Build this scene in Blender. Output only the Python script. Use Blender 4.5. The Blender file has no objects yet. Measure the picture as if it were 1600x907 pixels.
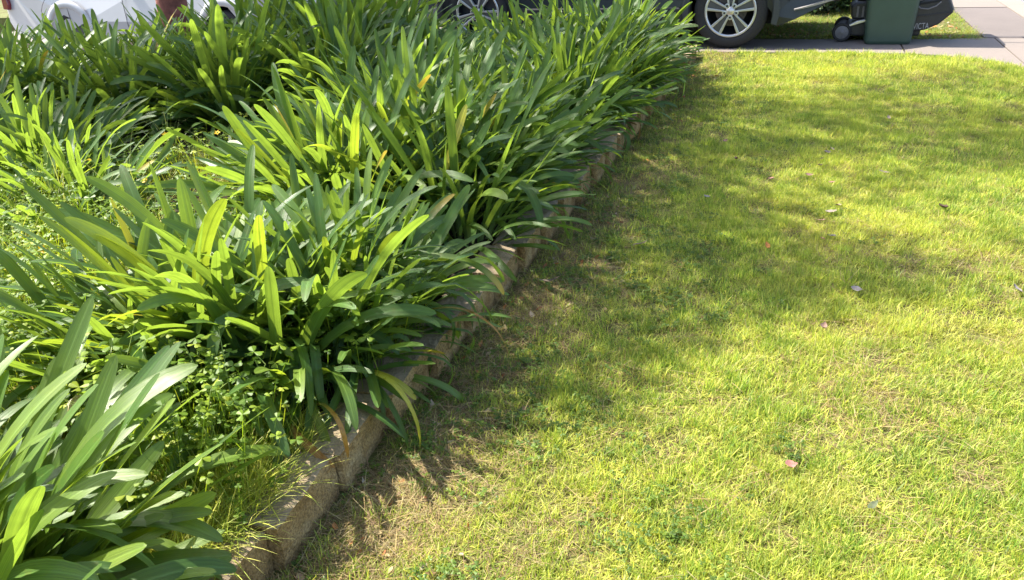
import bpy, bmesh, math, random
import numpy as np
from mathutils import Vector, Matrix, Euler, noise

random.seed(7)
rng = np.random.default_rng(7)
SC = bpy.context.scene
COL = SC.collection
R = math.radians
PI = math.pi

# ------------------------------------------------------------------ camera
cam_d = bpy.data.cameras.new('camera')
cam = bpy.data.objects.new('camera', cam_d)
COL.objects.link(cam)
cam_d.sensor_width = 36.0
cam_d.lens = 36.0 * 1250 / 1600
cam_d.clip_start = 0.05
cam_d.clip_end = 2000
_p, _r = R(26), R(-3)
fw = Vector((0, math.cos(_p), -math.sin(_p)))
rt = Vector((1, 0, 0))
up = rt.cross(fw)
rt2 = rt * math.cos(_r) + up * math.sin(_r)
up2 = up * math.cos(_r) - rt * math.sin(_r)
cam.matrix_world = Matrix(((rt2.x, up2.x, -fw.x, 0), (rt2.y, up2.y, -fw.y, 0),
                           (rt2.z, up2.z, -fw.z, 1.47), (0, 0, 0, 1)))
SC.camera = cam

# ------------------------------------------------------------------ light
SUN_EL = 54.0
SUN_AZ = -67.0          # degrees clockwise from +Y
sdir = Vector((math.sin(R(SUN_AZ)) * math.cos(R(SUN_EL)),
               math.cos(R(SUN_AZ)) * math.cos(R(SUN_EL)), math.sin(R(SUN_EL))))
world = bpy.data.worlds.new('World')
SC.world = world
world.use_nodes = True
wn = world.node_tree.nodes
wn.clear()
sky = wn.new('ShaderNodeTexSky')
sky.sky_type = 'NISHITA'
sky.sun_disc = False
sky.dust_density = 2.5
sky.sun_elevation = R(SUN_EL)
sky.sun_rotation = R(SUN_AZ)
bg = wn.new('ShaderNodeBackground')
bg.inputs['Strength'].default_value = 0.14
wo = wn.new('ShaderNodeOutputWorld')
world.node_tree.links.new(sky.outputs[0], bg.inputs[0])
world.node_tree.links.new(bg.outputs[0], wo.inputs[0])
sun_d = bpy.data.lights.new('sun', 'SUN')
sun_d.energy = 5.0
sun_d.angle = R(0.55)
sun_d.color = (1.0, 0.95, 0.84)
sun = bpy.data.objects.new('sun', sun_d)
COL.objects.link(sun)
sun.rotation_euler = (-sdir).to_track_quat('-Z', 'Y').to_euler()
SC.view_settings.view_transform = 'Standard'
SC.view_settings.look = 'None'
SC.view_settings.exposure = 1.5
SC.view_settings.gamma = 1.0
SC.cycles.max_bounces = 8
SC.cycles.transparent_max_bounces = 4
SC.cycles.use_denoising = True

# ------------------------------------------------------------------ helpers
S_ = Vector((0.342, 0.940, 0)).normalized()    # away, along the bed edge and the street
V_ = Vector((S_.y, -S_.x, 0))                  # across, towards the street
YAW = math.atan2(V_.y, V_.x)


def W(a, b, z=0.0):
    v = S_ * a + V_ * b
    return Vector((v.x, v.y, z))


def tag(o, label=None, cat=None, group=None, kind=None):
    if label: o['label'] = label
    if cat: o['category'] = cat
    if group: o['group'] = group
    if kind: o['kind'] = kind
    return o


def empty(name, loc, rotz=0.0, label=None, cat=None, group=None):
    o = bpy.data.objects.new(name, None)
    COL.objects.link(o)
    o.location = loc
    o.rotation_euler = (0, 0, rotz)
    o.empty_display_size = 0.05
    return tag(o, label, cat, group)


def link(name, me, parent=None, mat=None):
    o = bpy.data.objects.new(name, me)
    if mat is not None and len(me.materials) == 0:
        me.materials.append(mat)
    COL.objects.link(o)
    if parent: o.parent = parent
    return o


def mesh_np(name, verts, faces, mat=None, smooth=False, uv=None, col=None):
    me = bpy.data.meshes.new(name)
    me.from_pydata([tuple(v) for v in verts], [], [tuple(f) for f in faces])
    if smooth:
        me.polygons.foreach_set('use_smooth', [True] * len(me.polygons))
    if uv is not None:
        l = me.uv_layers.new(name='UVMap')
        vi = np.empty(len(me.loops), dtype=np.int32)
        me.loops.foreach_get('vertex_index', vi)
        l.data.foreach_set('uv', np.asarray(uv, dtype=np.float32)[vi].ravel())
    if col is not None:
        c = me.color_attributes.new('Col', 'FLOAT_COLOR', 'POINT')
        c.data.foreach_set('color', np.asarray(col, dtype=np.float32).ravel())
    if mat is not None: me.materials.append(mat)
    me.update()
    return me


def bm_obj(name, bm, mat, parent=None, smooth=False, bevel=0, seg=2):
    bmesh.ops.recalc_face_normals(bm, faces=bm.faces)
    me = bpy.data.meshes.new(name)
    bm.to_mesh(me)
    bm.free()
    me.materials.append(mat)
    if smooth:
        me.polygons.foreach_set('use_smooth', [True] * len(me.polygons))
    o = link(name, me, parent)
    if bevel:
        m = o.modifiers.new('bevel', 'BEVEL')
        m.width = bevel
        m.segments = seg
        m.limit_method = 'ANGLE'
        m.angle_limit = R(35)
        m.harden_normals = False
    return o


def box(bm, c, s, rot=None):
    r = bmesh.ops.create_cube(bm, size=1.0)
    M = Matrix.Translation(Vector(c)) @ (rot if rot is not None else Matrix.Identity(4)) @ Matrix.Diagonal((s[0], s[1], s[2], 1))
    bmesh.ops.transform(bm, matrix=M, verts=r['verts'])
    return r['verts']


def prism(bm, poly, y0, y1):
    """polygon in the x-z plane, from y0 to y1"""
    a = [bm.verts.new((x, y0, z)) for x, z in poly]
    b = [bm.verts.new((x, y1, z)) for x, z in poly]
    n = len(poly)
    bm.faces.new(a)
    bm.faces.new(b[::-1])
    for i in range(n):
        bm.faces.new((a[i], b[i], b[(i + 1) % n], a[(i + 1) % n]))


def lathe(bm, prof, n=40, axis='y', c=(0, 0, 0)):
    """profile (r, h) closed or open, spun about the y axis"""
    rings = []
    for (r, h) in prof:
        ring = []
        for i in range(n):
            t = 2 * PI * i / n
            if axis == 'y':
                p = (c[0] + r * math.cos(t), c[1] + h, c[2] + r * math.sin(t))
            else:
                p = (c[0] + r * math.cos(t), c[1] + r * math.sin(t), c[2] + h)
            ring.append(bm.verts.new(p))
        rings.append(ring)
    for k in range(len(rings) - 1):
        for i in range(n):
            j = (i + 1) % n
            bm.faces.new((rings[k][i], rings[k][j], rings[k + 1][j], rings[k + 1][i]))
    return rings


def tube(bm, pts, rad, n=8, cap=True):
    pts = [Vector(p) for p in pts]
    if not isinstance(rad, (list, tuple)): rad = [rad] * len(pts)
    rings = []
    for i, p in enumerate(pts):
        d = (pts[min(i + 1, len(pts) - 1)] - pts[max(i - 1, 0)]).normalized()
        a = d.orthogonal().normalized()
        if i and rings:
            a = (prev_a - d * prev_a.dot(d)).normalized()
        prev_a = a
        b = d.cross(a)
        rings.append([bm.verts.new(p + (a * math.cos(2 * PI * k / n) + b * math.sin(2 * PI * k / n)) * rad[i]) for k in range(n)])
    for i in range(len(rings) - 1):
        for k in range(n):
            bm.faces.new((rings[i][k], rings[i][(k + 1) % n], rings[i + 1][(k + 1) % n], rings[i + 1][k]))
    if cap:
        bm.faces.new(rings[0][::-1])
        bm.faces.new(rings[-1])


# ------------------------------------------------------------------ materials
def nt_new(name):
    m = bpy.data.materials.new(name)
    m.use_nodes = True
    nt = m.node_tree
    nt.nodes.clear()
    out = nt.nodes.new('ShaderNodeOutputMaterial')
    return m, nt, nt.nodes, nt.links, out


def nnoise(nt, vec, scale, detail=4, rough=0.55):
    n = nt.nodes.new('ShaderNodeTexNoise')
    n.inputs['Scale'].default_value = scale
    n.inputs['Detail'].default_value = detail
    n.inputs['Roughness'].default_value = rough
    if vec is not None: nt.links.new(vec, n.inputs['Vector'])
    return n


def ramp(nt, fac, stops):
    r = nt.nodes.new('ShaderNodeValToRGB')
    e = r.color_ramp.elements
    while len(e) < len(stops): e.new(0.5)
    for i, (p, c) in enumerate(stops):
        e[i].position = p
        e[i].color = (c[0], c[1], c[2], 1) if len(c) == 3 else c
    nt.links.new(fac, r.inputs[0])
    return r


def mixc(nt, fac, a, b, mode='MIX'):
    m = nt.nodes.new('ShaderNodeMix')
    m.data_type = 'RGBA'
    m.blend_type = mode
    for sock, v in ((m.inputs[0], fac), (m.inputs[6], a), (m.inputs[7], b)):
        if hasattr(v, 'links'): nt.links.new(v, sock)
        elif isinstance(v, (int, float)): sock.default_value = v
        else: sock.default_value = (v[0], v[1], v[2], 1)
    return m.outputs[2]


def math_n(nt, op, a, b=None, clamp=False):
    m = nt.nodes.new('ShaderNodeMath')
    m.operation = op
    m.use_clamp = clamp
    for sock, v in ((m.inputs[0], a), (m.inputs[1], b)):
        if v is None: continue
        if hasattr(v, 'links'): nt.links.new(v, sock)
        else: sock.default_value = v
    return m.outputs[0]


def simple(name, col, rough=0.5, metal=0.0, spec=0.5, var=0.15, scale=30, bump=0.0, coat=0.0):
    m, nt, N, L, out = nt_new(name)
    p = N.new('ShaderNodeBsdfPrincipled')
    g = N.new('ShaderNodeNewGeometry')
    tc = N.new('ShaderNodeTexCoord')
    n = nnoise(nt, tc.outputs['Object'], scale, 5)
    r = ramp(nt, n.outputs[0], [(0.3, [c * (1 - var) for c in col]), (0.7, [min(1, c * (1 + var)) for c in col])])
    L.new(r.outputs[0], p.inputs['Base Color'])
    p.inputs['Roughness'].default_value = rough
    p.inputs['Metallic'].default_value = metal
    p.inputs['Specular IOR Level'].default_value = spec
    p.inputs['Coat Weight'].default_value = coat
    p.inputs['Coat Roughness'].default_value = 0.06
    if bump:
        b = N.new('ShaderNodeBump')
        b.inputs['Strength'].default_value = bump
        b.inputs['Distance'].default_value = 0.01
        L.new(n.outputs[0], b.inputs['Height'])
        L.new(b.outputs[0], p.inputs['Normal'])
    L.new(p.outputs[0], out.inputs[0])
    return m


def leaf_mat(name, dark, light, trans, rough=0.33, tfac=0.42, ends=None, spots=0.0, spec=0.6):
    """strap leaf: pale midrib, fine lengthwise veins, colour that differs from leaf to leaf"""
    m, nt, N, L, out = nt_new(name)
    uv = N.new('ShaderNodeUVMap')
    sep = N.new('ShaderNodeSeparateXYZ')
    L.new(uv.outputs[0], sep.inputs[0])
    oi = N.new('ShaderNodeObjectInfo')
    geo = N.new('ShaderNodeNewGeometry')
    base = mixc(nt, oi.outputs['Random'], dark, light)
    # lengthwise veins
    mp = N.new('ShaderNodeCombineXYZ')
    L.new(math_n(nt, 'MULTIPLY', sep.outputs[0], 26.0), mp.inputs[0])
    L.new(math_n(nt, 'MULTIPLY', sep.outputs[1], 1.5), mp.inputs[1])
    L.new(math_n(nt, 'MULTIPLY', oi.outputs['Random'], 91.0), mp.inputs[2])
    vn = nnoise(nt, mp.outputs[0], 1.0, 3)
    vr = ramp(nt, vn.outputs[0], [(0.32, (0.72, 0.74, 0.74)), (0.68, (1.22, 1.20, 1.12))])
    base = mixc(nt, 1.0, base, vr.outputs[0], 'MULTIPLY')
    # blotches
    bn = nnoise(nt, geo.outputs['Position'], 14.0, 3)
    br = ramp(nt, bn.outputs[0], [(0.35, (0.9, 0.95, 0.9)), (0.65, (1.1, 1.06, 1.0))])
    base = mixc(nt, 1.0, base, br.outputs[0], 'MULTIPLY')
    # midrib
    mid = math_n(nt, 'ABSOLUTE', math_n(nt, 'SUBTRACT', sep.outputs[0], 0.5))
    mr = ramp(nt, mid, [(0.0, (1, 1, 1)), (0.09, (0, 0, 0))])
    base = mixc(nt, math_n(nt, 'MULTIPLY', mr.outputs[0], 0.35), base, [min(1, c * 1.9) for c in light])
    # pale base of the leaf
    pb = ramp(nt, sep.outputs[1], [(0.0, (1, 1, 1)), (0.22, (0, 0, 0))])
    base = mixc(nt, math_n(nt, 'MULTIPLY', pb.outputs[0], 0.55), base, (0.26, 0.32, 0.12))
    if ends:
        er = ramp(nt, math_n(nt, 'ADD', sep.outputs[1], math_n(nt, 'MULTIPLY', vn.outputs[0], 0.12)), [(ends[0], (0, 0, 0)), (ends[1], (1, 1, 1))])
        base = mixc(nt, er.outputs[0], base, ends[2])
    if spots:
        sn = nnoise(nt, geo.outputs['Position'], 55.0, 4)
        sr = ramp(nt, sn.outputs[0], [(0.56, (0, 0, 0)), (0.66, (1, 1, 1))])
        base = mixc(nt, math_n(nt, 'MULTIPLY', sr.outputs[0], spots), base, (0.22, 0.08, 0.02))
    p = N.new('ShaderNodeBsdfPrincipled')
    L.new(base, p.inputs['Base Color'])
    rn = ramp(nt, bn.outputs[0], [(0.3, (rough - 0.06,) * 3), (0.7, (rough + 0.1,) * 3)])
    L.new(rn.outputs[0], p.inputs['Roughness'])
    p.inputs['Specular IOR Level'].default_value = spec
    bp = N.new('ShaderNodeBump')
    bp.inputs['Strength'].default_value = 0.4
    bp.inputs['Distance'].default_value = 0.002
    L.new(vn.outputs[0], bp.inputs['Height'])
    L.new(bp.outputs[0], p.inputs['Normal'])
    t = N.new('ShaderNodeBsdfTranslucent')
    tcol = mixc(nt, oi.outputs['Random'], [c * 0.8 for c in trans], [min(1, c * 1.15) for c in trans])
    tcol = mixc(nt, 1.0, tcol, vr.outputs[0], 'MULTIPLY')
    if ends: tcol = mixc(nt, er.outputs[0], tcol, ends[2])
    L.new(tcol, t.inputs['Color'])
    ms = N.new('ShaderNodeMixShader')
    # thick at the base and along the midrib, thin towards the tip
    th = ramp(nt, sep.outputs[1], [(0.05, (tfac * 0.25,) * 3), (0.65, (tfac,) * 3)])
    tk = math_n(nt, 'MULTIPLY', th.outputs[0], math_n(nt, 'SUBTRACT', 1.0, math_n(nt, 'MULTIPLY', mr.outputs[0], 0.45)))
    bk = ramp(nt, bn.outputs[0], [(0.3, (0.75,) * 3), (0.6, (1, 1, 1))])
    L.new(math_n(nt, 'MULTIPLY', tk, bk.outputs[0]), ms.inputs[0])
    L.new(p.outputs[0], ms.inputs[1])
    L.new(t.outputs[0], ms.inputs[2])
    L.new(ms.outputs[0], out.inputs[0])
    return m


def blade_mat(name, tint=(1, 1, 1), tfac=0.5, trans=(1.35, 1.25, 0.6), patches=None, rough=0.45, spec=0.35):
    """thin leaves coloured by the Col attribute, varied from tuft to tuft and in patches over the ground"""
    m, nt, N, L, out = nt_new(name)
    at = N.new('ShaderNodeAttribute')
    at.attribute_name = 'Col'
    oi = N.new('ShaderNodeObjectInfo')
    geo = N.new('ShaderNodeNewGeometry')
    c = mixc(nt, 1.0, at.outputs[0], tint, 'MULTIPLY')
    rr = ramp(nt, oi.outputs['Random'], [(0.0, (0.78, 0.82, 0.85)), (1.0, (1.2, 1.15, 1.05))])
    c = mixc(nt, 1.0, c, rr.outputs[0], 'MULTIPLY')
    if patches:
        for sc, lo, hi, colr, amt, det in patches:
            n = nnoise(nt, geo.outputs['Position'], sc, det, 0.6)
            r = ramp(nt, n.outputs[0], [(lo, (0, 0, 0)), (hi, (1, 1, 1))])
            c = mixc(nt, math_n(nt, 'MULTIPLY', r.outputs[0], amt), c, colr)
    p = N.new('ShaderNodeBsdfPrincipled')
    L.new(c, p.inputs['Base Color'])
    p.inputs['Roughness'].default_value = rough
    p.inputs['Specular IOR Level'].default_value = spec
    t = N.new('ShaderNodeBsdfTranslucent')
    L.new(mixc(nt, 1.0, c, trans, 'MULTIPLY'), t.inputs['Color'])
    ms = N.new('ShaderNodeMixShader')
    ms.inputs[0].default_value = tfac
    L.new(p.outputs[0], ms.inputs[1])
    L.new(t.outputs[0], ms.inputs[2])
    L.new(ms.outputs[0], out.inputs[0])
    return m


def ground_mat(name, cols, scale=3.0, fine=60.0, bump=0.6, rough=0.95, dist=0.02):
    m, nt, N, L, out = nt_new(name)
    geo = N.new('ShaderNodeNewGeometry')
    n1 = nnoise(nt, geo.outputs['Position'], scale, 6, 0.6)
    n2 = nnoise(nt, geo.outputs['Position'], fine, 5, 0.65)
    k = math_n(nt, 'ADD', math_n(nt, 'MULTIPLY', n1.outputs[0], 0.5), math_n(nt, 'MULTIPLY', n2.outputs[0], 0.5))
    st = [(0.34 + 0.32 * i / (len(cols) - 1), c) for i, c in enumerate(cols)]
    r = ramp(nt, k, st)
    p = N.new('ShaderNodeBsdfPrincipled')
    L.new(r.outputs[0], p.inputs['Base Color'])
    p.inputs['Roughness'].default_value = rough
    p.inputs['Specular IOR Level'].default_value = 0.25
    b = N.new('ShaderNodeBump')
    b.inputs['Strength'].default_value = bump
    b.inputs['Distance'].default_value = dist
    L.new(n2.outputs[0], b.inputs['Height'])
    L.new(b.outputs[0], p.inputs['Normal'])
    L.new(p.outputs[0], out.inputs[0])
    return m


def concrete_mat(name, col, stain=(0.16, 0.14, 0.12), amt=0.5):
    m, nt, N, L, out = nt_new(name)
    geo = N.new('ShaderNodeNewGeometry')
    n1 = nnoise(nt, geo.outputs['Position'], 1.1, 6, 0.6)
    n2 = nnoise(nt, geo.outputs['Position'], 170.0, 3, 0.6)
    n3 = nnoise(nt, geo.outputs['Position'], 9.0, 6, 0.7)
    r2 = ramp(nt, n2.outputs[0], [(0.3, [c * 0.78 for c in col]), (0.7, [c * 1.15 for c in col])])
    r1 = ramp(nt, n1.outputs[0], [(0.45, (0, 0, 0)), (0.75, (1, 1, 1))])
    r3 = ramp(nt, n3.outputs[0], [(0.5, (0, 0, 0)), (0.72, (1, 1, 1))])
    c = mixc(nt, math_n(nt, 'MULTIPLY', r1.outputs[0], amt), r2.outputs[0], stain)
    c = mixc(nt, math_n(nt, 'MULTIPLY', r3.outputs[0], amt * 0.5), c, stain)
    p = N.new('ShaderNodeBsdfPrincipled')
    L.new(c, p.inputs['Base Color'])
    p.inputs['Roughness'].default_value = 0.85
    b = N.new('ShaderNodeBump')
    b.inputs['Strength'].default_value = 0.3
    b.inputs['Distance'].default_value = 0.004
    L.new(n2.outputs[0], b.inputs['Height'])
    L.new(b.outputs[0], p.inputs['Normal'])
    L.new(p.outputs[0], out.inputs[0])
    return m


def block_mat():
    m, nt, N, L, out = nt_new('split_concrete')
    tc = N.new('ShaderNodeTexCoord')
    geo = N.new('ShaderNodeNewGeometry')
    oi = N.new('ShaderNodeObjectInfo')
    n1 = nnoise(nt, geo.outputs['Position'], 7.0, 6, 0.65)
    n2 = nnoise(nt, geo.outputs['Position'], 130.0, 4, 0.7)
    v = N.new('ShaderNodeTexVoronoi')
    v.inputs['Scale'].default_value = 190.0
    L.new(geo.outputs['Position'], v.inputs['Vector'])
    c = ramp(nt, n1.outputs[0], [(0.3, (0.22, 0.13, 0.05)), (0.5, (0.36, 0.245, 0.11)), (0.72, (0.44, 0.34, 0.19))]).outputs[0]
    g = ramp(nt, n2.outputs[0], [(0.32, (0.42, 0.40, 0.38)), (0.66, (1.35, 1.30, 1.2))]).outputs[0]
    c = mixc(nt, 1.0, c, g, 'MULTIPLY')
    pr = ramp(nt, v.outputs['Distance'], [(0.1, (1, 1, 1)), (0.35, (0, 0, 0))])
    c = mixc(nt, math_n(nt, 'MULTIPLY', pr.outputs[0], 0.25), c, (0.5, 0.42, 0.33))
    # weathered grey top
    sn = N.new('ShaderNodeSeparateXYZ')
    L.new(geo.outputs['Normal'], sn.inputs[0])
    tr = ramp(nt, sn.outputs[2], [(0.45, (0, 0, 0)), (0.85, (1, 1, 1))])
    c = mixc(nt, math_n(nt, 'MULTIPLY', tr.outputs[0], 0.75), c, mixc(nt, n2.outputs[0], (0.16, 0.125, 0.09), (0.38, 0.31, 0.23)))
    # moss
    n3 = nnoise(nt, geo.outputs['Position'], 16.0, 5, 0.7)
    mr = ramp(nt, n3.outputs[0], [(0.58, (0, 0, 0)), (0.7, (1, 1, 1))])
    c = mixc(nt, math_n(nt, 'MULTIPLY', mr.outputs[0], 0.5), c, (0.09, 0.085, 0.03))
    p = N.new('ShaderNodeBsdfPrincipled')
    L.new(c, p.inputs['Base Color'])
    p.inputs['Roughness'].default_value = 0.95
    p.inputs['Specular IOR Level'].default_value = 0.2
    b = N.new('ShaderNodeBump')
    b.inputs['Strength'].default_value = 0.9
    b.inputs['Distance'].default_value = 0.006
    L.new(n2.outputs[0], b.inputs['Height'])
    L.new(b.outputs[0], p.inputs['Normal'])
    L.new(p.outputs[0], out.inputs[0])
    return m


M = {}
M['leaf'] = leaf_mat('agapanthus_leaf', (0.036, 0.088, 0.020), (0.080, 0.150, 0.030), (0.32, 0.47, 0.045), rough=0.42, tfac=0.43, spots=0.12, spec=0.40, ends=(1.05, 1.09, (0.22, 0.17, 0.07)))
M['leaf_young_lit'] = leaf_mat('agapanthus_leaf_yellow_green', (0.085, 0.16, 0.024), (0.14, 0.21, 0.03), (0.42, 0.54, 0.035), tfac=0.43, rough=0.38)  # young leaves, and a colour standing in for blades with sun through them
M['leaf_yellow'] = leaf_mat('yellowing_leaf', (0.40, 0.38, 0.03), (0.48, 0.44, 0.05), (0.62, 0.58, 0.03), ends=(1.0, 1.12, (0.45, 0.2, 0.03)), spots=0.15)
M['leaf_tip'] = leaf_mat('leaf_with_orange_tip', (0.06, 0.12, 0.025), (0.12, 0.18, 0.03), (0.36, 0.46, 0.03), ends=(0.78, 1.05, (0.50, 0.36, 0.04)), spots=0.2)
M['leaf_orange'] = leaf_mat('dying_orange_leaf', (0.16, 0.18, 0.03), (0.24, 0.22, 0.03), (0.5, 0.4, 0.03), ends=(0.35, 0.75, (0.46, 0.24, 0.05)), spots=0.6)
M['leaf_dead'] = leaf_mat('dead_leaf', (0.34, 0.17, 0.06), (0.46, 0.30, 0.15), (0.4, 0.2, 0.05), rough=0.7, tfac=0.25, spots=0.5, spec=0.2)
M['grass'] = blade_mat('lawn_blades', tfac=0.5, patches=[
    (0.9, 0.45, 0.70, (0.60, 0.58, 0.10), 0.45, 3),
    (1.9, 0.56, 0.74, (0.52, 0.42, 0.16), 0.45, 5),
    (2.6, 0.52, 0.72, (0.17, 0.28, 0.04), 0.45, 4)], trans=(1.25, 1.25, 0.7))
M['straw'] = blade_mat('dry_blades', tfac=0.3, trans=(1, 0.9, 0.6), rough=0.7, spec=0.15)
M['weed'] = blade_mat('weed_leaves', tfac=0.5, trans=(1.5, 1.35, 0.5))
M['tall_grass'] = blade_mat('tall_grass_blades', tfac=0.4)
M['lawn_soil'] = ground_mat('lawn_soil', [(0.03, 0.022, 0.014), (0.085, 0.075, 0.025), (0.12, 0.13, 0.03), (0.20, 0.17, 0.075)], 4, 90)
M['bed_soil'] = ground_mat('bed_soil', [(0.014, 0.010, 0.007), (0.04, 0.028, 0.018), (0.085, 0.06, 0.035)], 6, 110, bump=0.9)
M['verge_soil'] = ground_mat('verge_soil', [(0.06, 0.045, 0.025), (0.12, 0.11, 0.04), (0.13, 0.15, 0.045), (0.24, 0.18, 0.10)], 2.5, 45)
M['ground'] = ground_mat('ground', [(0.06, 0.06, 0.03), (0.11, 0.12, 0.045), (0.17, 0.15, 0.07)], 0.6, 20)
M['concrete'] = concrete_mat('driveway_concrete', (0.20, 0.165, 0.142))
M['concrete_grey'] = concrete_mat('driveway_concrete_grey', (0.20, 0.168, 0.15), stain=(0.10,0.082,0.075), amt=0.5)
M['path_dark'] = concrete_mat('path_concrete_dark', (0.145, 0.120, 0.108), stain=(0.085, 0.07, 0.064))
M['path_light'] = concrete_mat('path_concrete_light', (0.205, 0.168, 0.143), amt=0.4)
M['kerb'] = concrete_mat('kerb_concrete', (0.235, 0.195, 0.165), amt=0.35)
M['asphalt'] = ground_mat('asphalt', [(0.10, 0.10, 0.11), (0.16, 0.16, 0.18), (0.24, 0.24, 0.26)], 1.0, 200, bump=0.3, rough=0.85, dist=0.005)
M['block'] = block_mat()
M['bark'] = simple('red_brown_bark', (0.20, 0.075, 0.055), rough=0.95, var=0.55, scale=9, bump=0.9)
M['suv_paint'] = simple('slate_blue_paint', (0.024, 0.030, 0.037), rough=0.42, var=0.05, scale=3, coat=0.25, spec=0.35)
M['white_paint'] = simple('white_paint', (0.50, 0.50, 0.515), rough=0.3, var=0.03, scale=3, coat=0.8)
M['glass'] = simple('dark_glass', (0.012, 0.015, 0.018), rough=0.06, var=0.05, spec=0.8)
M['trim_black'] = simple('black_plastic', (0.018, 0.018, 0.021), rough=0.55, var=0.2, scale=80, bump=0.1)
M['seam'] = simple('seam_shadow_gap', (0.008, 0.008, 0.009), rough=0.8)
M['tyre'] = simple('tyre_rubber', (0.022, 0.021, 0.023), rough=0.78, var=0.25, scale=60, bump=0.15)
M['alloy'] = simple('machined_alloy', (0.62, 0.62, 0.64), rough=0.32, metal=0.75, var=0.06, scale=50)
M['alloy_dark'] = simple('dark_grey_alloy', (0.09, 0.09, 0.095), rough=0.45, metal=0.3, var=0.1)
M['steel'] = simple('brake_steel', (0.12, 0.10, 0.095), rough=0.5, metal=0.7, var=0.3, scale=30)
M['chrome'] = simple('chrome', (0.62, 0.60, 0.59), rough=0.38, metal=0.7, var=0.06)
M['white_plastic'] = simple('white_plastic', (0.85, 0.85, 0.84), rough=0.35, var=0.03)
M['red_lens'] = simple('red_lens', (0.22, 0.012, 0.02), rough=0.15, var=0.1, coat=1.0)
M['clear_lens'] = simple('clear_lens', (0.55, 0.57, 0.6), rough=0.12, var=0.1, coat=1.0)
M['bin_green'] = simple('dark_green_plastic', (0.042, 0.075, 0.056), rough=0.48, var=0.10, scale=6, bump=0.05)
M['mower_black'] = simple('mower_black_plastic', (0.022, 0.022, 0.027), rough=0.42, var=0.2, scale=40)
M['mower_grey'] = simple('mower_grey_plastic', (0.17, 0.16, 0.17), rough=0.55, var=0.15, scale=60)
M['lettering'] = simple('pale_lettering', (0.33, 0.33, 0.35), rough=0.6, var=0.25, scale=120)
M['yellow_tape'] = simple('yellow_green_cord', (0.50, 0.50, 0.10), rough=0.6, var=0.2)
M['petal'] = blade_mat('yellow_petals', tfac=0.35, trans=(1, 1, 0.6), rough=0.5)
M['tree_leaf'] = leaf_mat('tree_leaf', (0.04, 0.08, 0.02), (0.07, 0.12, 0.03), (0.16, 0.24, 0.03), tfac=0.3)


def litter_mat(name, col):
    return simple(name, col, rough=0.85, var=0.3, scale=60, bump=0.3)


# ------------------------------------------------------------------ setting
def sheet(name, pts, z, mat, thick=0.0, kind='structure', sub=None):
    """polygon slab: top at z (number or function of the point), sides down by thick"""
    bm = bmesh.new()
    zz = z if callable(z) else (lambda p: z)
    t = [bm.verts.new((p[0], p[1], zz(p))) for p in pts]
    bm.faces.new(t)
    if thick:
        b = [bm.verts.new((p[0], p[1], zz(p) - thick)) for p in pts]
        n = len(pts)
        for i in range(n):
            bm.faces.new((t[i], b[i], b[(i + 1) % n], t[(i + 1) % n]))
    o = bm_obj(name, bm, mat)
    tag(o, kind=kind)
    return o


def grid_sheet(name, a0, a1, b0, b1, na, nb, zf, mat, skirt=0.3):
    vs, fs = [], []
    for i in range(na + 1):
        for j in range(nb + 1):
            a = a0 + (a1 - a0) * i / na
            b = b0 + (b1 - b0) * j / nb
            p = W(a, b)
            vs.append((p.x, p.y, zf(a, b)))
    for i in range(na):
        for j in range(nb):
            k = i * (nb + 1) + j
            fs.append((k, k + 1, k + nb + 2, k + nb + 1)[::-1])
    rim = [j for j in range(nb + 1)] + [i * (nb + 1) + nb for i in range(1, na + 1)] + \
          [na * (nb + 1) + j for j in range(nb - 1, -1, -1)] + [i * (nb + 1) for i in range(na - 1, 0, -1)]
    o0 = len(vs)
    for k in rim: vs.append((vs[k][0], vs[k][1], vs[k][2] - skirt))
    for i in range(len(rim)):
        j = (i + 1) % len(rim)
        fs.append((rim[i], rim[j], o0 + j, o0 + i))
    o = link(name, mesh_np(name, vs, fs, mat, smooth=False))
    return tag(o, kind='structure')


def lawn_z(x, y):
    return 0.012 * noise.noise((x * 0.9, y * 0.9, 3.1)) + 0.010 * noise.noise((x * 3.1, y * 3.1, 7.7))


def edge_b(a):            # b of the wall's lawn-side foot
    return -1.085 + 0.026 * (a - 1.0)


def bed_z(a, b):
    d = edge_b(a) - 0.12 - b
    return 0.098 + 0.03 * min(1.0, max(0.0, d / 0.8)) + 0.02 * noise.noise((a * 1.7, b * 1.7, 1.0)) - 0.05 * max(0, (-b - 6.5) / 3)


g = sheet('ground', [(-260, -200), (260, -200), (260, 400), (-260, 400)], -0.32, M['ground'])


def lawn_far(b):          # where the lawn stops against the concrete
    if b < 0.95: return 8.43
    t = min(1.0, (b - 0.95) / 0.9)
    return 8.43 - 0.60 * t * t - 0.06 * t


def build_lawn():
    vs, fs = [], []
    nb, na = 44, 80
    for i in range(na + 1):
        for j in range(nb + 1):
            b = -1.20 + (1.80 + 1.20) * j / nb
            a1 = lawn_far(b)
            a = -1.5 + (a1 + 1.5) * i / na
            p = W(a, b)
            vs.append((p.x, p.y, lawn_z(p.x, p.y) - 0.006))
    for i in range(na):
        for j in range(nb):
            k = i * (nb + 1) + j
            fs.append((k, k + 1, k + nb + 2, k + nb + 1)[::-1])
    rim = [j for j in range(nb + 1)] + [i * (nb + 1) + nb for i in range(1, na + 1)] + \
          [na * (nb + 1) + j for j in range(nb - 1, -1, -1)] + [i * (nb + 1) for i in range(na - 1, 0, -1)]
    o0 = len(vs)
    for k in rim: vs.append((vs[k][0], vs[k][1], -0.31))
    for i in range(len(rim)):
        j = (i + 1) % len(rim)
        fs.append((rim[i], rim[j], o0 + j, o0 + i))
    return tag(link('lawn', mesh_np('lawn', vs, fs, M['lawn_soil'], smooth=True)), kind='structure')


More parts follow.
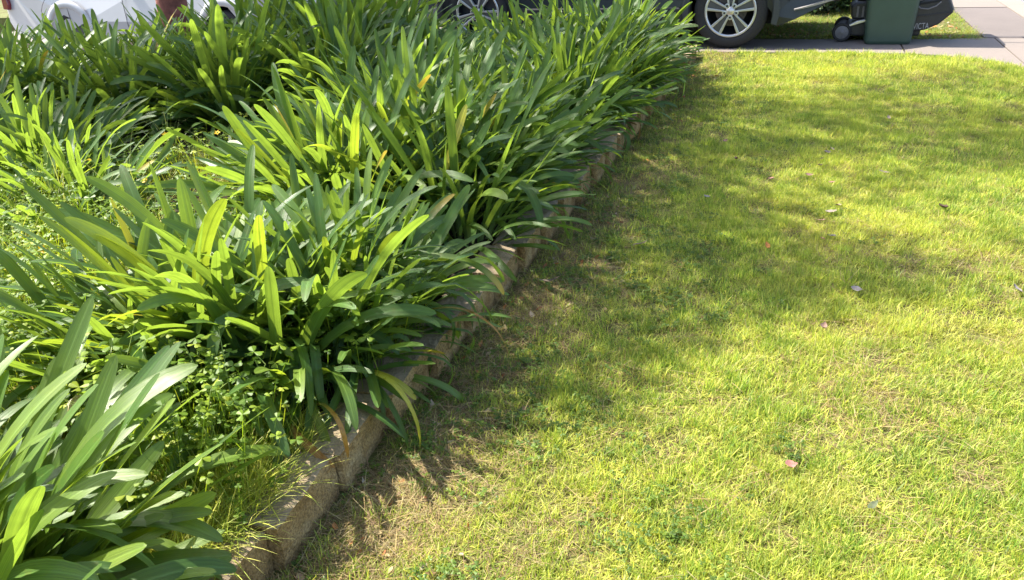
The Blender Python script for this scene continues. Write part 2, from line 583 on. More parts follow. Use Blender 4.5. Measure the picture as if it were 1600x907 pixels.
build_lawn()
grid_sheet('garden_bed', -1.5, 8.2, -13.0, -1.19, 60, 60, bed_z, M['bed_soil'], skirt=0.4)


def drive_z(b):
    t = min(1.0, max(0.0, (-b - 4.2) / 3.5))
    return -0.20 * t * t * (3 - 2 * t) + 0.004


# driveway strip (two cast bays with an open joint) widening under the cars
def strip(name, b0, b1, a0f, a1f, mat, n=20):
    top, bot = [], []
    for i in range(n + 1):
        b = b0 + (b1 - b0) * i / n
        p = W(a0f(b), b); top.append((p.x, p.y, drive_z(b)))
    for i in range(n, -1, -1):
        b = b0 + (b1 - b0) * i / n
        p = W(a1f(b), b); bot.append((p.x, p.y, drive_z(b)))
    bm = bmesh.new()
    lo = [bm.verts.new(v) for v in top]
    hi = [bm.verts.new(v) for v in bot[::-1]]
    lo2 = [bm.verts.new((v[0], v[1], v[2] - 0.12)) for v in top]
    hi2 = [bm.verts.new((v[0], v[1], v[2] - 0.12)) for v in bot[::-1]]
    for i in range(n):
        bm.faces.new((lo[i], lo[i + 1], hi[i + 1], hi[i]))
        bm.faces.new((lo[i], lo2[i], lo2[i + 1], lo[i + 1]))
        bm.faces.new((hi[i], hi[i + 1], hi2[i + 1], hi2[i]))
    bm.faces.new((lo[0], hi[0], hi2[0], lo2[0]))
    bm.faces.new((lo[n], lo2[n], hi2[n], hi[n]))
    return bm_obj(name, bm, mat)


drive = empty('driveway', W(8.8, 0, 0))
drive['kind'] = 'structure'


def adopt(o, parent):
    o.parent = parent
    o.matrix_parent_inverse = Matrix.Translation(-parent.location) if parent.rotation_euler.z == 0 else parent.matrix_basis.inverted()
    return o


def drive_a1(b):
    return 9.22 if b > -0.75 else min(11.2, 9.22 + (-0.75 - b) * 4)


adopt(strip('concrete_bay', -13.0, 0.955, lambda b: 8.44, drive_a1, M['concrete_grey'], 60), drive)
adopt(strip('concrete_bay', 0.97, 1.84, lambda b: lawn_far(b) + 0.012, lambda b: 9.24 + 0.12 * (b - 1) / 0.8, M['concrete'], 14), drive)
# footpath slabs, b 1.86 .. 2.36
path = empty('footpath', W(8, 2.1, 0))
path['kind'] = 'structure'
for i, (a0, a1, mt) in enumerate([(-1.5, 0.8, 'path_light'), (0.81, 3.1, 'path_dark'), (3.11, 5.4, 'path_light'), (5.41, 7.82, 'path_light'),
                                  (7.83, 9.33, 'concrete'), (9.34, 9.86, 'path_dark'), (9.87, 11.62, 'path_dark'), (11.635, 14.2, 'path_light'),
                                  (14.21, 16.8, 'path_light'), (16.81, 19.4, 'path_dark'), (19.41, 24, 'path_light')]):
    zt = 0.006 + 0.004 * (i % 2)
    b0 = 1.76 if a0 > 9 else 1.852
    pts = [W(a0, b0), W(a0, 2.36), W(a1, 2.36), W(a1, b0)]
    o = sheet('slab', pts, zt, M[mt], thick=0.2, kind=None)
    adopt(o, path)
kerb = sheet('kerb', [W(-1.5, 2.37), W(-1.5, 2.62), W(30, 2.62), W(30, 2.37)], 0.012, M['kerb'], thick=0.33)
sheet('road', [W(-6, 2.62), W(-6, 10), W(60, 10), W(60, 2.62)], -0.11, M['asphalt'])
# verge behind the driveway: left of the path
vp = [W(9.235, -0.6), W(9.25, 0.96), W(9.37, 1.745), W(30, 1.745), W(30, -16), W(11.22, -16), W(11.22, -1.24)]
sheet('verge', vp, 0.0, M['verge_soil'], thick=0.3)
# far side of the road: pale grass bank so the world goes on
sheet('far_verge', [W(-6, 10), W(-6, 40), W(60, 40), W(60, 10)], -0.02, M['ground'], thick=0.25)


# ------------------------------------------------------------------ retaining wall
wall = empty('retaining_wall', W(1.0, -1.1, 0), label='low retaining wall of rough tan concrete blocks edging the garden bed', cat='wall')


def block_mesh(seed, l=0.297, w=0.15, h=0.155):
    bm = bmesh.new()
    nx, ny, nz = 9, 5, 5
    bmesh.ops.create_cube(bm, size=1.0)
    bmesh.ops.subdivide_edges(bm, edges=bm.edges, cuts=8, use_grid_fill=True)
    for v in bm.verts:
        p = Vector((v.co.x * l, v.co.y * w, v.co.z * h))
        # round the arrises
        for ax, s in ((0, l), (1, w), (2, h)):
            pass
        rough = 0.006 if v.co.y < -0.49 or abs(v.co.x) > 0.49 else 0.004     # split faces
        n1 = noise.noise_vector(p * 30 + Vector((seed * 7.3, 0, 0)))
        n2 = noise.noise_vector(p * 70 + Vector((0, seed * 3.1, 0)))
        q = p + n1 * rough + n2 * rough * 0.7
        k = sum(1 for c in v.co if abs(c) > 0.49)
        if k >= 2:
            q -= Vector((math.copysign(1, v.co.x) if abs(v.co.x) > .49 else 0, math.copysign(1, v.co.y) if abs(v.co.y) > .49 else 0,
                         math.copysign(1, v.co.z) if abs(v.co.z) > .49 else 0)) * (0.001 + 0.0035 * abs(noise.noise(p * 20 + Vector((seed, 0, 0)))))
        v.co = q
    bmesh.ops.recalc_face_normals(bm, faces=bm.faces)
    me = bpy.data.meshes.new('block')
    bm.to_mesh(me)
    bm.free()
    me.materials.append(M['block'])
    return me


bms = [block_mesh(i) for i in range(9)]
a = 0.30
i = 0
while a < 7.95:
    L_ = 0.292
    # each block is turned a little so that its near end stands proud of the one before
    o = link('block', bms[i % 9], wall)
    ang = YAW + PI / 2 + R(3.6 + random.uniform(-0.9, 0.9))
    c = W(a + L_ / 2, edge_b(a + L_ / 2) - 0.085 + random.uniform(-0.006, 0.006), 0.042 + random.uniform(-0.006, 0.006)) - wall.location
    o.location = c
    o.rotation_euler = (random.uniform(-0.02, 0.02), random.uniform(-0.02, 0.02), ang)
    o.scale = (1, 1, 1)
    a += 0.302
    i += 1
# return of the wall along the driveway
for k in range(6):
    o = link('block', bms[k], wall)
    o.location = W(8.06 + random.uniform(-.006, .006), -1.06 - 0.302 * k - 0.15, 0.042) - wall.location
    o.rotation_euler = (0, 0, YAW)


# ------------------------------------------------------------------ strap leaves
def leaf_mesh(bend, power, width, twist, seed, segs=15, channel=0.38, fold=None):
    """unit-length strap leaf growing up +Z and bending over towards +X"""
    r = random.Random(seed)
    vs, fs, uv = [], [], []
    x = z = y = 0.0
    side_wob = r.uniform(-0.10, 0.10)
    prev = 0
    ts = [0, .08, .16, .25, .34, .43, .52, .61, .70, .78, .85, .91, .955, .985, 1.0]
    segs = len(ts) - 1
    for i, t in enumerate(ts):
        th = bend * t ** power
        if fold and t > fold[0]:
            th += fold[1] * min(1.0, (t - fold[0]) / 0.12)
        if i:
            d = t - ts[i - 1]
            tm = (th + prev) / 2
            x += math.sin(tm) * d
            z += math.cos(tm) * d
            y += side_wob * t * d * 2
        prev = th
        T = Vector((math.sin(th), 0, math.cos(th)))
        Nn = Vector((-math.cos(th), 0, math.sin(th)))       # upper side
        B = Vector((0, 1, 0))
        a = twist * t
        B2 = B * math.cos(a) + Nn * math.sin(a)
        N2 = Nn * math.cos(a) - B * math.sin(a)
        wd = (0.70 + 0.30 * math.sin(min(1, t / 0.55) * PI / 2))
        if t > 0.74:
            q = (t - 0.74) / 0.26
            wd *= math.sqrt(max(0.0, 1 - q ** 2.3)) * 0.94 + 0.06
        wd *= width * 0.5
        ch = channel * (1 - 0.65 * t) * wd
        edge = N2 * ch
        rip = 0.06 * wd * math.sin(7 * t + seed)
        c = Vector((x, y, z))
        for s, u in ((-1, 0.0), (0, 0.5), (1, 1.0)):
            p = c + B2 * (wd * s) + (edge if s else Vector((0, 0, 0))) + N2 * rip * s
            vs.append(p)
            uv.append((u, t))
    for i in range(segs):
        for k in range(2):
            q = i * 3 + k
            fs.append((q, q + 1, q + 4, q + 3))
    return mesh_np('leaf', vs, fs, None, smooth=True, uv=uv)


LEAVES = {}     # bend class -> list of meshes
W0 = 0.078      # unit width for unit length
specs = {'up': [(0.12, 1.5), (0.25, 1.6), (0.4, 1.8), (0.55, 2.0)],
         'arch': [(0.75, 1.6), (0.95, 1.8), (1.15, 2.0), (1.35, 1.7)],
         'droop': [(1.6, 1.5), (1.9, 1.7), (2.2, 1.4), (1.7, 2.4)]}
_s = 0
for k, lst in specs.items():
    LEAVES[k] = []
    for (bd, pw) in lst:
        for rep in range(3):
            _s += 1
            rr = random.Random(_s)
            fold = None
            if k == 'droop' and rep == 2: fold = (rr.uniform(0.5, 0.7), rr.uniform(0.7, 1.2))
            LEAVES[k].append((_s, bd * (0.8 if fold else 1), pw, W0 * rr.uniform(0.85, 1.15), rr.uniform(-0.7, 0.7), fold))
_leaf_cache = {}


def leaf_variant(spec, mat):
    key = (spec[0], mat)
    if key not in _leaf_cache:
        me = leaf_mesh(spec[1], spec[2], spec[3], spec[4], spec[0], fold=spec[5])
        me.materials.append(M[mat])
        _leaf_cache[key] = me
    return _leaf_cache[key]


def place_leaf(name, parent, loc, az, tilt, length, wscale, spec, mat, roll=0.0, label=None):
    o = link(name, leaf_variant(spec, mat), parent)
    o.location = loc
    Mx = Matrix.Rotation(az, 3, 'Z') @ Matrix.Rotation(tilt, 3, 'Y') @ Matrix.Rotation(roll, 3, 'Z')
    o.rotation_euler = Mx.to_euler()
    o.scale = (length, wscale, length)
    if label: o['label'] = label
    return o


AGA = 'strap leaved clumps planted along the garden bed'
PLANTS = []


def plant(x, y, label, crowns, n, lmin=0.5, lmax=0.74, lean=(0.0, 0.0), maxtilt=72, seed=0, wide=1.0, droop=0.12, yellow=0.02, dead=4, young_lit=0.12):
    """crowns: offsets of the fans that make up one clump"""
    r = random.Random(seed * 131 + 5)
    ab = Vector((x, y, 0))
    a_, b_ = ab.dot(S_), ab.dot(V_)
    root = empty('agapanthus_plant', (x, y, bed_z(a_, b_) - 0.015), 0, label, 'plant', AGA)
    PLANTS.append((x, y, n))
    for i in range(n):
        cx, cy = crowns[i % len(crowns)]
        q = math.sqrt(r.random())                     # 0 centre .. 1 rim
        az = r.uniform(-PI, PI)
        tilt = R(4) + R(maxtilt) * (q ** 1.35) * r.uniform(0.75, 1.1)
        # direction out from the whole clump as well as from its own fan
        d = Vector((math.cos(az), math.sin(az), 0)) * math.sin(tilt)
        d += Vector((cx, cy, 0)) * 0.55 + Vector((lean[0], lean[1], 0))
        dz = math.cos(tilt)
        az2 = math.atan2(d.y, d.x)
        tl = math.atan2(math.hypot(d.x, d.y), dz)
        tl = min(tl, R(86))
        over = d.normalized().dot(V_) if d.length > 1e-4 else 0.0      # towards the wall and the lawn
        near_edge = min(1.0, max(0.0, 1 - ((edge_b(a_) - b_) - 0.25) / 0.5)) if y > 1.5 else 0.0
        squeeze = min(0.42, 1.2 * max(0.0, over - 0.15) * near_edge * max(0.0, math.sin(tl) - 0.4))
        rad = 0.05 + 0.10 * q
        loc = (cx + rad * math.cos(az), cy + rad * math.sin(az), r.uniform(-0.01, 0.03))
        L = r.uniform(lmin, lmax) * (1.10 - 0.22 * q) * (1 - squeeze)
        u = r.random()
        if u < droop * (0.5 + q): kls = 'droop'
        elif u < 0.62: kls = 'up'
        else: kls = 'arch'
        if tl > R(62) and kls == 'arch' and r.random() < 0.4: kls = 'up'
        sp = r.choice(LEAVES[kls])
        u = r.random()
        lab = None
        if u < yellow:
            mat = 'leaf_tip'; lab = 'yellowing leaf'
        elif u < yellow + young_lit: mat = 'leaf_young_lit'
        else: mat = 'leaf'
        place_leaf('leaf', root, loc, az2 + r.uniform(-.25, .25), tl, L, L * wide * r.uniform(0.82, 1.15), sp, mat, r.uniform(-0.5, 0.5), lab)
    for i in range(dead):
        cx, cy = crowns[i % len(crowns)]
        az = r.uniform(-PI, PI)
        place_leaf('dead_leaf', root, (cx + 0.15 * math.cos(az), cy + 0.15 * math.sin(az), 0.02), az, R(r.uniform(60, 85)), r.uniform(0.25, 0.45),
                   0.3, r.choice(LEAVES['droop'] + LEAVES['arch']), 'leaf_dead', r.uniform(-.8, .8), 'withered brown leaf')
    return root


P0 = plant(-1.30, 1.22, 'big strap leaved plant in the bottom left corner with wide sunlit blades',
           [(0, 0), (0.16, 0.05), (0.02, 0.18), (-0.2, 0.1), (0.10, -0.15)], 298, 0.46, 0.66, lean=(0.22, 0.02), seed=1, wide=0.90, droop=0.05, yellow=0.03, maxtilt=68, young_lit=0.5)  # half the leaves yellow green: sunlit look put into the leaf colour
P1 = plant(-0.68, 2.24, 'broad strap leaved clump at the front of the bed spilling over the wall',
           [(0, 0), (0.12, 0.12), (-0.10, -0.04), (0.02, 0.20), (0.18, 0.24), (-0.16, 0.1)], 298, 0.44, 0.68, lean=(0.12, 0.0), seed=2, wide=0.74, droop=0.34, yellow=0.012, dead=7, young_lit=0.12)
P1B = plant(-0.99, 2.40, 'strap leaved clump with broad leaves fanning left beside the front clump',
            [(0, 0), (-0.12, 0.03), (0.10, 0.14), (-0.02, 0.2), (0.14, 0.04)], 290, 0.44, 0.68, lean=(-0.05, 0.04), seed=3, wide=0.74, droop=0.12, yellow=0.012, dead=5, young_lit=0.15)
P1D = plant(-1.16, 2.20, 'low strap leaved clump at the left foot of the broad front clump',
            [(0, 0), (-0.12, 0.03), (0.10, 0.10)], 190, 0.38, 0.58, lean=(-0.06, -0.02), seed=8, wide=0.80, droop=0.26, yellow=0.01, dead=4, young_lit=0.12)
P1C = plant(-0.62, 2.62, 'upright strap leaved clump rising behind the broad front clump',
            [(0, 0), (-0.16, 0.03), (0.14, 0.08), (-0.02, 0.12), (0.10, 0.02)], 190, 0.42, 0.60, lean=(0.06, 0.0), seed=6, wide=0.70, droop=0.14, yellow=0.006, dead=4, young_lit=0.12, maxtilt=64)
P2 = plant(-0.30, 3.50, 'tall bright strap leaved clump just behind the broad front clump',
           [(0, 0), (0.16, 0.12), (-0.12, 0.05), (0.05, 0.26), (0.20, 0.24), (0.14, -0.14)], 298, 0.50, 0.74, lean=(0.10, 0), seed=4, wide=0.66, droop=0.16, yellow=0.012, dead=6)
P2B = plant(-0.84, 3.62, 'bright strap leaved clump left of the tall clump, fanning over the weedy gap',
            [(0, 0), (-0.15, 0.1), (0.14, 0.12), (0, 0.26), (0.1, -0.1)], 298, 0.52, 0.76, lean=(-0.06, 0), seed=5, wide=0.68, droop=0.10, yellow=0.012, dead=4, young_lit=0.15)
P2C = plant(-0.40, 3.95, 'upright strap leaved clump behind the tall bright clump, in the middle of the bed',
            [(0, 0), (-0.16, 0.03), (0.14, 0.08), (-0.02, 0.16), (0.2, 0.2)], 280, 0.56, 0.80, lean=(0.10, 0.0), seed=7, wide=0.66, droop=0.08, yellow=0.008, dead=3, maxtilt=60)
rows = [
    (0.05, 4.42, 'strap leaved clump leaning over the wall beyond the tall bright clump', 200, 0.48, 0.68, (0.16, -0.05)),
    (0.45, 5.36, 'strap leaved clump on the wall edge halfway to the driveway', 190, 0.55, 0.76, (0.17, -0.04)),
    (0.84, 6.26, 'strap leaved clump on the wall edge, last but one before the driveway', 180, 0.55, 0.76, (0.16, -0.04)),
    (1.05, 7.02, 'strap leaved clump at the far corner of the wall beside the dark car wheel', 180, 0.52, 0.72, (0.18, -0.04)),
    (-0.62, 4.72, 'inner strap leaved clump behind the tall bright clump, away from the wall', 170, 0.55, 0.80, (0.1, 0)),
    (-0.20, 5.60, 'inner strap leaved clump in the middle of the bed in half shade', 170, 0.44, 0.60, (0.1, 0)),
    (0.22, 6.60, 'inner strap leaved clump in front of the dark car door', 170, 0.48, 0.66, (0.1, 0)),
    (-0.55, 6.55, 'strap leaved clump in front of the far alloy wheel of the dark car', 160, 0.40, 0.54, (0.05, 0)),
    (-1.20, 5.75, 'shaded strap leaved clump in the middle, behind the gap with weeds', 190, 0.6, 0.88, (-0.05, 0)),
    (-1.95, 5.75, 'shaded strap leaved clump in front of the red brown tree trunk', 190, 0.6, 0.88, (0.0, 0)),
    (-2.70, 5.80, 'shaded strap leaved clump in front of the white car wheel arch', 190, 0.60, 0.84, (0.05, 0)),
    (-3.50, 5.75, 'shaded strap leaved clump at the left edge in front of the white car', 180, 0.62, 0.88, (0.0, 0)),
    (-2.20, 3.75, 'dark leaved clump at the left edge half buried in arching grass', 100, 0.38, 0.56, (0.05, 0)),
    (-2.62, 4.45, 'small half sunlit strap leaved clump among weeds at the left edge', 130, 0.42, 0.64, (0.1, 0)),
    (-3.35, 4.85, 'half hidden strap leaved clump at the left edge above the weedy clump', 120, 0.45, 0.7, (0.05, 0)),
    (-1.35, 6.75, 'far strap leaved clump right of the tree trunk', 150, 0.72, 1.00, (0, 0)),
    (-2.00, 6.75, 'far strap leaved clump by the foot of the tree trunk', 150, 0.66, 0.94, (0, 0)),
    (-2.70, 6.80, 'far strap leaved clump left of the tree trunk', 150, 0.54, 0.76, (0, 0)),
    (-3.45, 6.80, 'far strap leaved clump in front of the white car rear wheel', 140, 0.54, 0.76, (0, 0)),
    (-4.25, 6.70, 'far strap leaved clump below the white car tail', 130, 0.56, 0.80, (0, 0)),
    (0.62, 7.30, 'far strap leaved clump below the dark car sill', 130, 0.52, 0.74, (0.08, 0)),
    (-0.15, 7.50, 'far strap leaved clump below the dark car front door', 130, 0.38, 0.50, (0, 0)),
    (-0.90, 7.40, 'far strap leaved clump below the dark car front bumper', 130, 0.42, 0.60, (0, 0)),
    (-1.05, 6.95, 'far strap leaved clump between the tree trunk and the dark car bumper', 130, 0.72, 0.98, (0, 0)),
    (-1.65, 7.55, 'farthest strap leaved clump, between the tree trunk and the dark car', 120, 0.72, 1.00, (0, 0)),
]
for k, (x, y, lab, n, l0, l1, ln) in enumerate(rows):
    plant(x, y, lab, [(0, 0), (0.18, 0.06), (-0.16, 0.10), (0.02, 0.22), (0.06, -0.14)], int(min(298, n * 1.75)), l0, l1, lean=ln, seed=10 + k,
          wide=0.64, droop=0.10, yellow=0.004, dead=5, young_lit=0.02 if x < -0.8 else 0.06)  # fewer yellow green leaves at back left: shade put into the colour mix

# single leaves that stand out in the photograph
up_ = LEAVES['up']; ar_ = LEAVES['arch']; dr_ = LEAVES['droop']


def special(root, x, y, z, az, tilt, L, w, spec, mat, lab, roll=0.0):
    place_leaf('leaf', root, Vector((x, y, z)) - root.location, R(az), R(tilt), L, w, spec, mat, roll, lab)


special(P1B, -1.22, 2.50, 0.26, 150, 22, 0.40, 0.44, up_[0], 'leaf_yellow', 'yellow upright leaf')
special(P2, -0.34, 3.40, 0.20, 30, 24, 0.52, 0.42, up_[1], 'leaf_yellow', 'yellow leaf with an orange scar')
special(P1, -0.42, 2.56, 0.34, -5, 70, 0.46, 0.34, dr_[0], 'leaf_tip', 'limp yellow leaf hanging over the wall')
special(P1, -0.66, 2.08, 0.14, -62, 70, 0.36, 0.34, dr_[0], 'leaf_tip', 'orange tipped leaf hanging over the wall')
special(P1, -0.70, 2.04, 0.12, -52, 76, 0.32, 0.30, dr_[3], 'leaf_yellow', 'yellow leaf hanging over the wall')
special(P1, -0.74, 2.06, 0.11, -75, 80, 0.28, 0.30, dr_[1], 'leaf_dead', 'withered orange leaf on the wall')
special(P1, -0.60, 2.00, 0.15, -60, 58, 0.34, 0.18, dr_[2], 'leaf_orange', 'orange dying leaf drooping over the wall')
special(P1, -0.48, 2.16, 0.15, -45, 64, 0.40, 0.32, dr_[6], 'leaf_yellow', 'yellow leaf drooping over the wall')
special(P1, -0.36, 2.42, 0.20, -25, 58, 0.46, 0.34, dr_[3], 'leaf_orange', 'orange dying leaf drooping over the wall')
special(P1, -0.52, 2.22, 0.13, -35, 78, 0.26, 0.30, ar_[6], 'leaf_yellow', 'yellow leaf low over the wall')
special(P1B, -1.20, 2.18, 0.16, -150, 66, 0.30, 0.36, ar_[4], 'leaf_yellow', 'yellow leaf low on the left')

# ------------------------------------------------------------------ scattering (ground cover only)
def proto_collection(name, meshes):
    c = bpy.data.collections.new(name)
    for me in meshes:
        o = bpy.data.objects.new(name + '_piece', me)
        c.objects.link(o)
    return c


def scatter(name, pts, rots, scales, coll, nvar, mat, label=None, parent=None):
    n = len(pts)
    me = bpy.data.meshes.new(name)
    me.vertices.add(n)
    me.vertices.foreach_set('co', np.asarray(pts, dtype=np.float32).ravel())
    at = me.attributes.new('rot', 'FLOAT_VECTOR', 'POINT')
    at.data.foreach_set('vector', np.asarray(rots, dtype=np.float32).ravel())
    at = me.attributes.new('scl', 'FLOAT', 'POINT')
    at.data.foreach_set('value', np.asarray(scales, dtype=np.float32))
    at = me.attributes.new('idx', 'INT', 'POINT')
    at.data.foreach_set('value', rng.integers(0, nvar, n).astype(np.int32))
    me.update()
    o = link(name, me, parent)
    me.materials.append(mat)
    ng = bpy.data.node_groups.new(name + '_nodes', 'GeometryNodeTree')
    ng.interface.new_socket('Geometry', in_out='INPUT', socket_type='NodeSocketGeometry')
    ng.interface.new_socket('Geometry', in_out='OUTPUT', socket_type='NodeSocketGeometry')
    N, L = ng.nodes, ng.links
    gi = N.new('NodeGroupInput'); go = N.new('NodeGroupOutput')
    ci = N.new('GeometryNodeCollectionInfo')
    ci.inputs['Collection'].default_value = coll
    ci.inputs['Separate Children'].default_value = True
    ci.inputs['Reset Children'].default_value = True
    ip = N.new('GeometryNodeInstanceOnPoints')
    ip.inputs['Pick Instance'].default_value = True

    def attr(nm, typ):
        a = N.new('GeometryNodeInputNamedAttribute')
        a.data_type = typ
        a.inputs['Name'].default_value = nm
        return a.outputs['Attribute']
    e2r = N.new('FunctionNodeEulerToRotation')
    L.new(attr('rot', 'FLOAT_VECTOR'), e2r.inputs[0])
    L.new(gi.outputs[0], ip.inputs['Points'])
    L.new(ci.outputs[0], ip.inputs['Instance'])
    L.new(attr('idx', 'INT'), ip.inputs['Instance Index'])
    L.new(e2r.outputs[0], ip.inputs['Rotation'])
    L.new(attr('scl', 'FLOAT'), ip.inputs['Scale'])
    L.new(ip.outputs[0], go.inputs[0])
    md = o.modifiers.new('scatter', 'NODES')
    md.node_group = ng
    tag(o, label=label, kind='stuff')
    return o


def tuft(seed, n, rad, lmin, lmax, wmin, wmax, tmin, tmax, palette, mat, segs=3, curl=0.8, flat=0.0):
    r = random.Random(seed)
    vs, fs, cs = [], [], []
    for _ in range(n):
        q = rad * math.sqrt(r.random()); t = r.uniform(0, 2 * PI)
        base = Vector((q * math.cos(t), q * math.sin(t), -0.004 + (r.uniform(0, 0.012) if flat else 0)))
        az = r.uniform(0, 2 * PI)
        tilt = R(r.uniform(tmin, tmax))
        L = r.uniform(lmin, lmax); w = r.uniform(wmin, wmax)
        cl = r.uniform(0.1, curl)
        c = r.choice(palette); k = r.uniform(0.8, 1.2)
        side = Vector((-math.sin(az + r.uniform(-1, 1)), math.cos(az + r.uniform(-.6, .6)), 0)).normalized()
        p = base.copy()
        o0 = len(vs)
        for i in range(segs + 1):
            f = i / segs
            if i:
                th = min(tilt + cl * f, R(115) if not flat else R(96))
                d = Vector((math.cos(az) * math.sin(th), math.sin(az) * math.sin(th), math.cos(th)))
                p = p + d * (L / segs)
            ww = w * (1 - f ** 1.6) * 0.5
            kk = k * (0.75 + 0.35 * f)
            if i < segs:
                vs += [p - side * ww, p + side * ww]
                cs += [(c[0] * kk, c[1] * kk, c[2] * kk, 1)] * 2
            else:
                vs.append(p)
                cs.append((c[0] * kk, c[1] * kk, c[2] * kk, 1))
        for i in range(segs - 1):
            q0 = o0 + 2 * i
            fs.append((q0, q0 + 1, q0 + 3, q0 + 2))
        q0 = o0 + 2 * (segs - 1)
        fs.append((q0, q0 + 1, q0 + 2))
    return mesh_np('grass_tuft', vs, fs, mat, smooth=True, col=cs)


GREEN = [(0.42, 0.50, 0.085), (0.51, 0.565, 0.105), (0.59, 0.61, 0.13), (0.29, 0.39, 0.065), (0.66, 0.64, 0.18)]
GREEN_D = [(0.20, 0.34, 0.05), (0.26, 0.40, 0.06), (0.33, 0.44, 0.07), (0.15, 0.26, 0.04)]
STRAW = [(0.42, 0.33, 0.16), (0.36, 0.26, 0.12), (0.48, 0.40, 0.22), (0.28, 0.20, 0.10)]
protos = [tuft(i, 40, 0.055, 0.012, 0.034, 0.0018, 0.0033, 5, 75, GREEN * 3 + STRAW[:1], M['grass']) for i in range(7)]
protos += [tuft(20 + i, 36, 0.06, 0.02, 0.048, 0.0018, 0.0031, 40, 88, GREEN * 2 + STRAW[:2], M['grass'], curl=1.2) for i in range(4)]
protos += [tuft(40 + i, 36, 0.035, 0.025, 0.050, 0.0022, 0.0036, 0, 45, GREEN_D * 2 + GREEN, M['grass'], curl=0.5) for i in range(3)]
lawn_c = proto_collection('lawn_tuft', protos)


def lawn_points(dens_fn, n_try, amax=8.43, amin=1.1):
    out = []
    a = rng.uniform(amin, amax, n_try)
    b = rng.uniform(-1.12, 1.82, n_try)
    u = rng.random(n_try)
    for i in range(n_try):
        ai, bi = a[i], b[i]
        if ai > lawn_far(bi) + 0.03 * noise.noise((bi * 14, 2.2, 0)) + 0.004: continue
        if bi < edge_b(ai) + 0.02: continue
        # only what the camera and its near neighbours can see
        p = W(ai, bi)
        if p.x > 0.74 * p.y + 0.5 or p.x < -0.62 * p.y - 0.3: continue
        if u[i] < dens_fn(ai, bi, p): out.append((p.x, p.y, lawn_z(p.x, p.y)))
    return np.array(out)


def lawn_density(a, b, p):
    d = b - edge_b(a)
    k = 0.72 + 0.6 * noise.noise((p.x * 2.3, p.y * 2.3, 0.5)) + 0.75 * noise.noise((p.x * 7.5, p.y * 7.5, 2.5))
    k *= min(1.0, 0.05 + d / 0.85 + 0.25 * noise.noise((p.x * 4, p.y * 4, 9)))
    far = min(1.0, 4.2 / max(a, 1.0))
    return max(0.22, k) * far


pts = lawn_points(lawn_density, 54000)
n = len(pts)
rots = np.stack([rng.normal(0, 0.10, n), rng.normal(0, 0.10, n), rng.uniform(0, 2 * PI, n)], 1)
scl = rng.uniform(0.75, 1.25, n) * (1 + 0.05 * np.maximum(0, pts[:, 1] - 3))
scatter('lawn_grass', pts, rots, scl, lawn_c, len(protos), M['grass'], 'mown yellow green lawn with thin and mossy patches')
print('lawn tufts', n)

# dry clippings and thatch along the foot of the wall and in thin patches
dry = [tuft(60 + i, 26, 0.07, 0.03, 0.085, 0.0010, 0.0022, 70, 92, STRAW + [(0.25, 0.16, 0.10)], M['straw'], flat=1, curl=0.3) for i in range(5)]
dry_c = proto_collection('dry_tuft', dry)


def dry_density(a, b, p):
    d = b - edge_b(a)
    k = max(0.0, 1.0 - d / 0.40) + max(0, 0.55 * noise.noise((p.x * 1.9 + 4, p.y * 1.9, 5.5)) - 0.12)
    return (k + 0.10) * min(1.0, 3.5 / max(a, 1.0))


pts = lawn_points(dry_density, 30000)
n = len(pts)
rots = np.stack([rng.normal(0, 0.12, n), rng.normal(0, 0.12, n), rng.uniform(0, 2 * PI, n)], 1)
scatter('dry_clippings', pts, rots, rng.uniform(0.7, 1.3, n), dry_c, 5, M['straw'], 'dry straw coloured clippings along the foot of the wall')
print('dry', n)


# small trifoliate weeds
def trifoliate(vs, fs, cs, c, nrm_az, size, colr, tilt, r):
    """three obovate leaflets about a point"""
    for k in range(3):
        az = nrm_az + k * 2 * PI / 3 + r.uniform(-.2, .2)
        tl = tilt + r.uniform(-0.3, 0.3)
        d = Vector((math.cos(az) * math.cos(tl), math.sin(az) * math.cos(tl), math.sin(tl)))
        s = Vector((-math.sin(az), math.cos(az), 0))
        nn = d.cross(s)
        o0 = len(vs)
        kk = r.uniform(0.85, 1.15)
        for (u, w, lift) in ((0.0, 0.0, 0), (0.45, 0.36, 0.10), (0.85, 0.46, 0.05), (1.0, 0.22, 0), (0.90, 0.0, -0.06), (1.0, -0.22, 0), (0.85, -0.46, 0.05), (0.45, -0.36, 0.10)):
            vs.append(c + d * (u * size) + s * (w * size) - nn * (lift * size))
            cs.append((colr[0] * kk, colr[1] * kk, colr[2] * kk, 1))
        fs.append((o0, o0 + 1, o0 + 2, o0 + 4))
        fs.append((o0 + 2, o0 + 3, o0 + 4))
        fs.append((o0, o0 + 4, o0 + 6, o0 + 7))
        fs.append((o0 + 4, o0 + 5, o0 + 6))


WEED = [(0.18, 0.29, 0.03), (0.24, 0.34, 0.035), (0.13, 0.22, 0.028), (0.32, 0.39, 0.045), (0.10, 0.18, 0.025)]


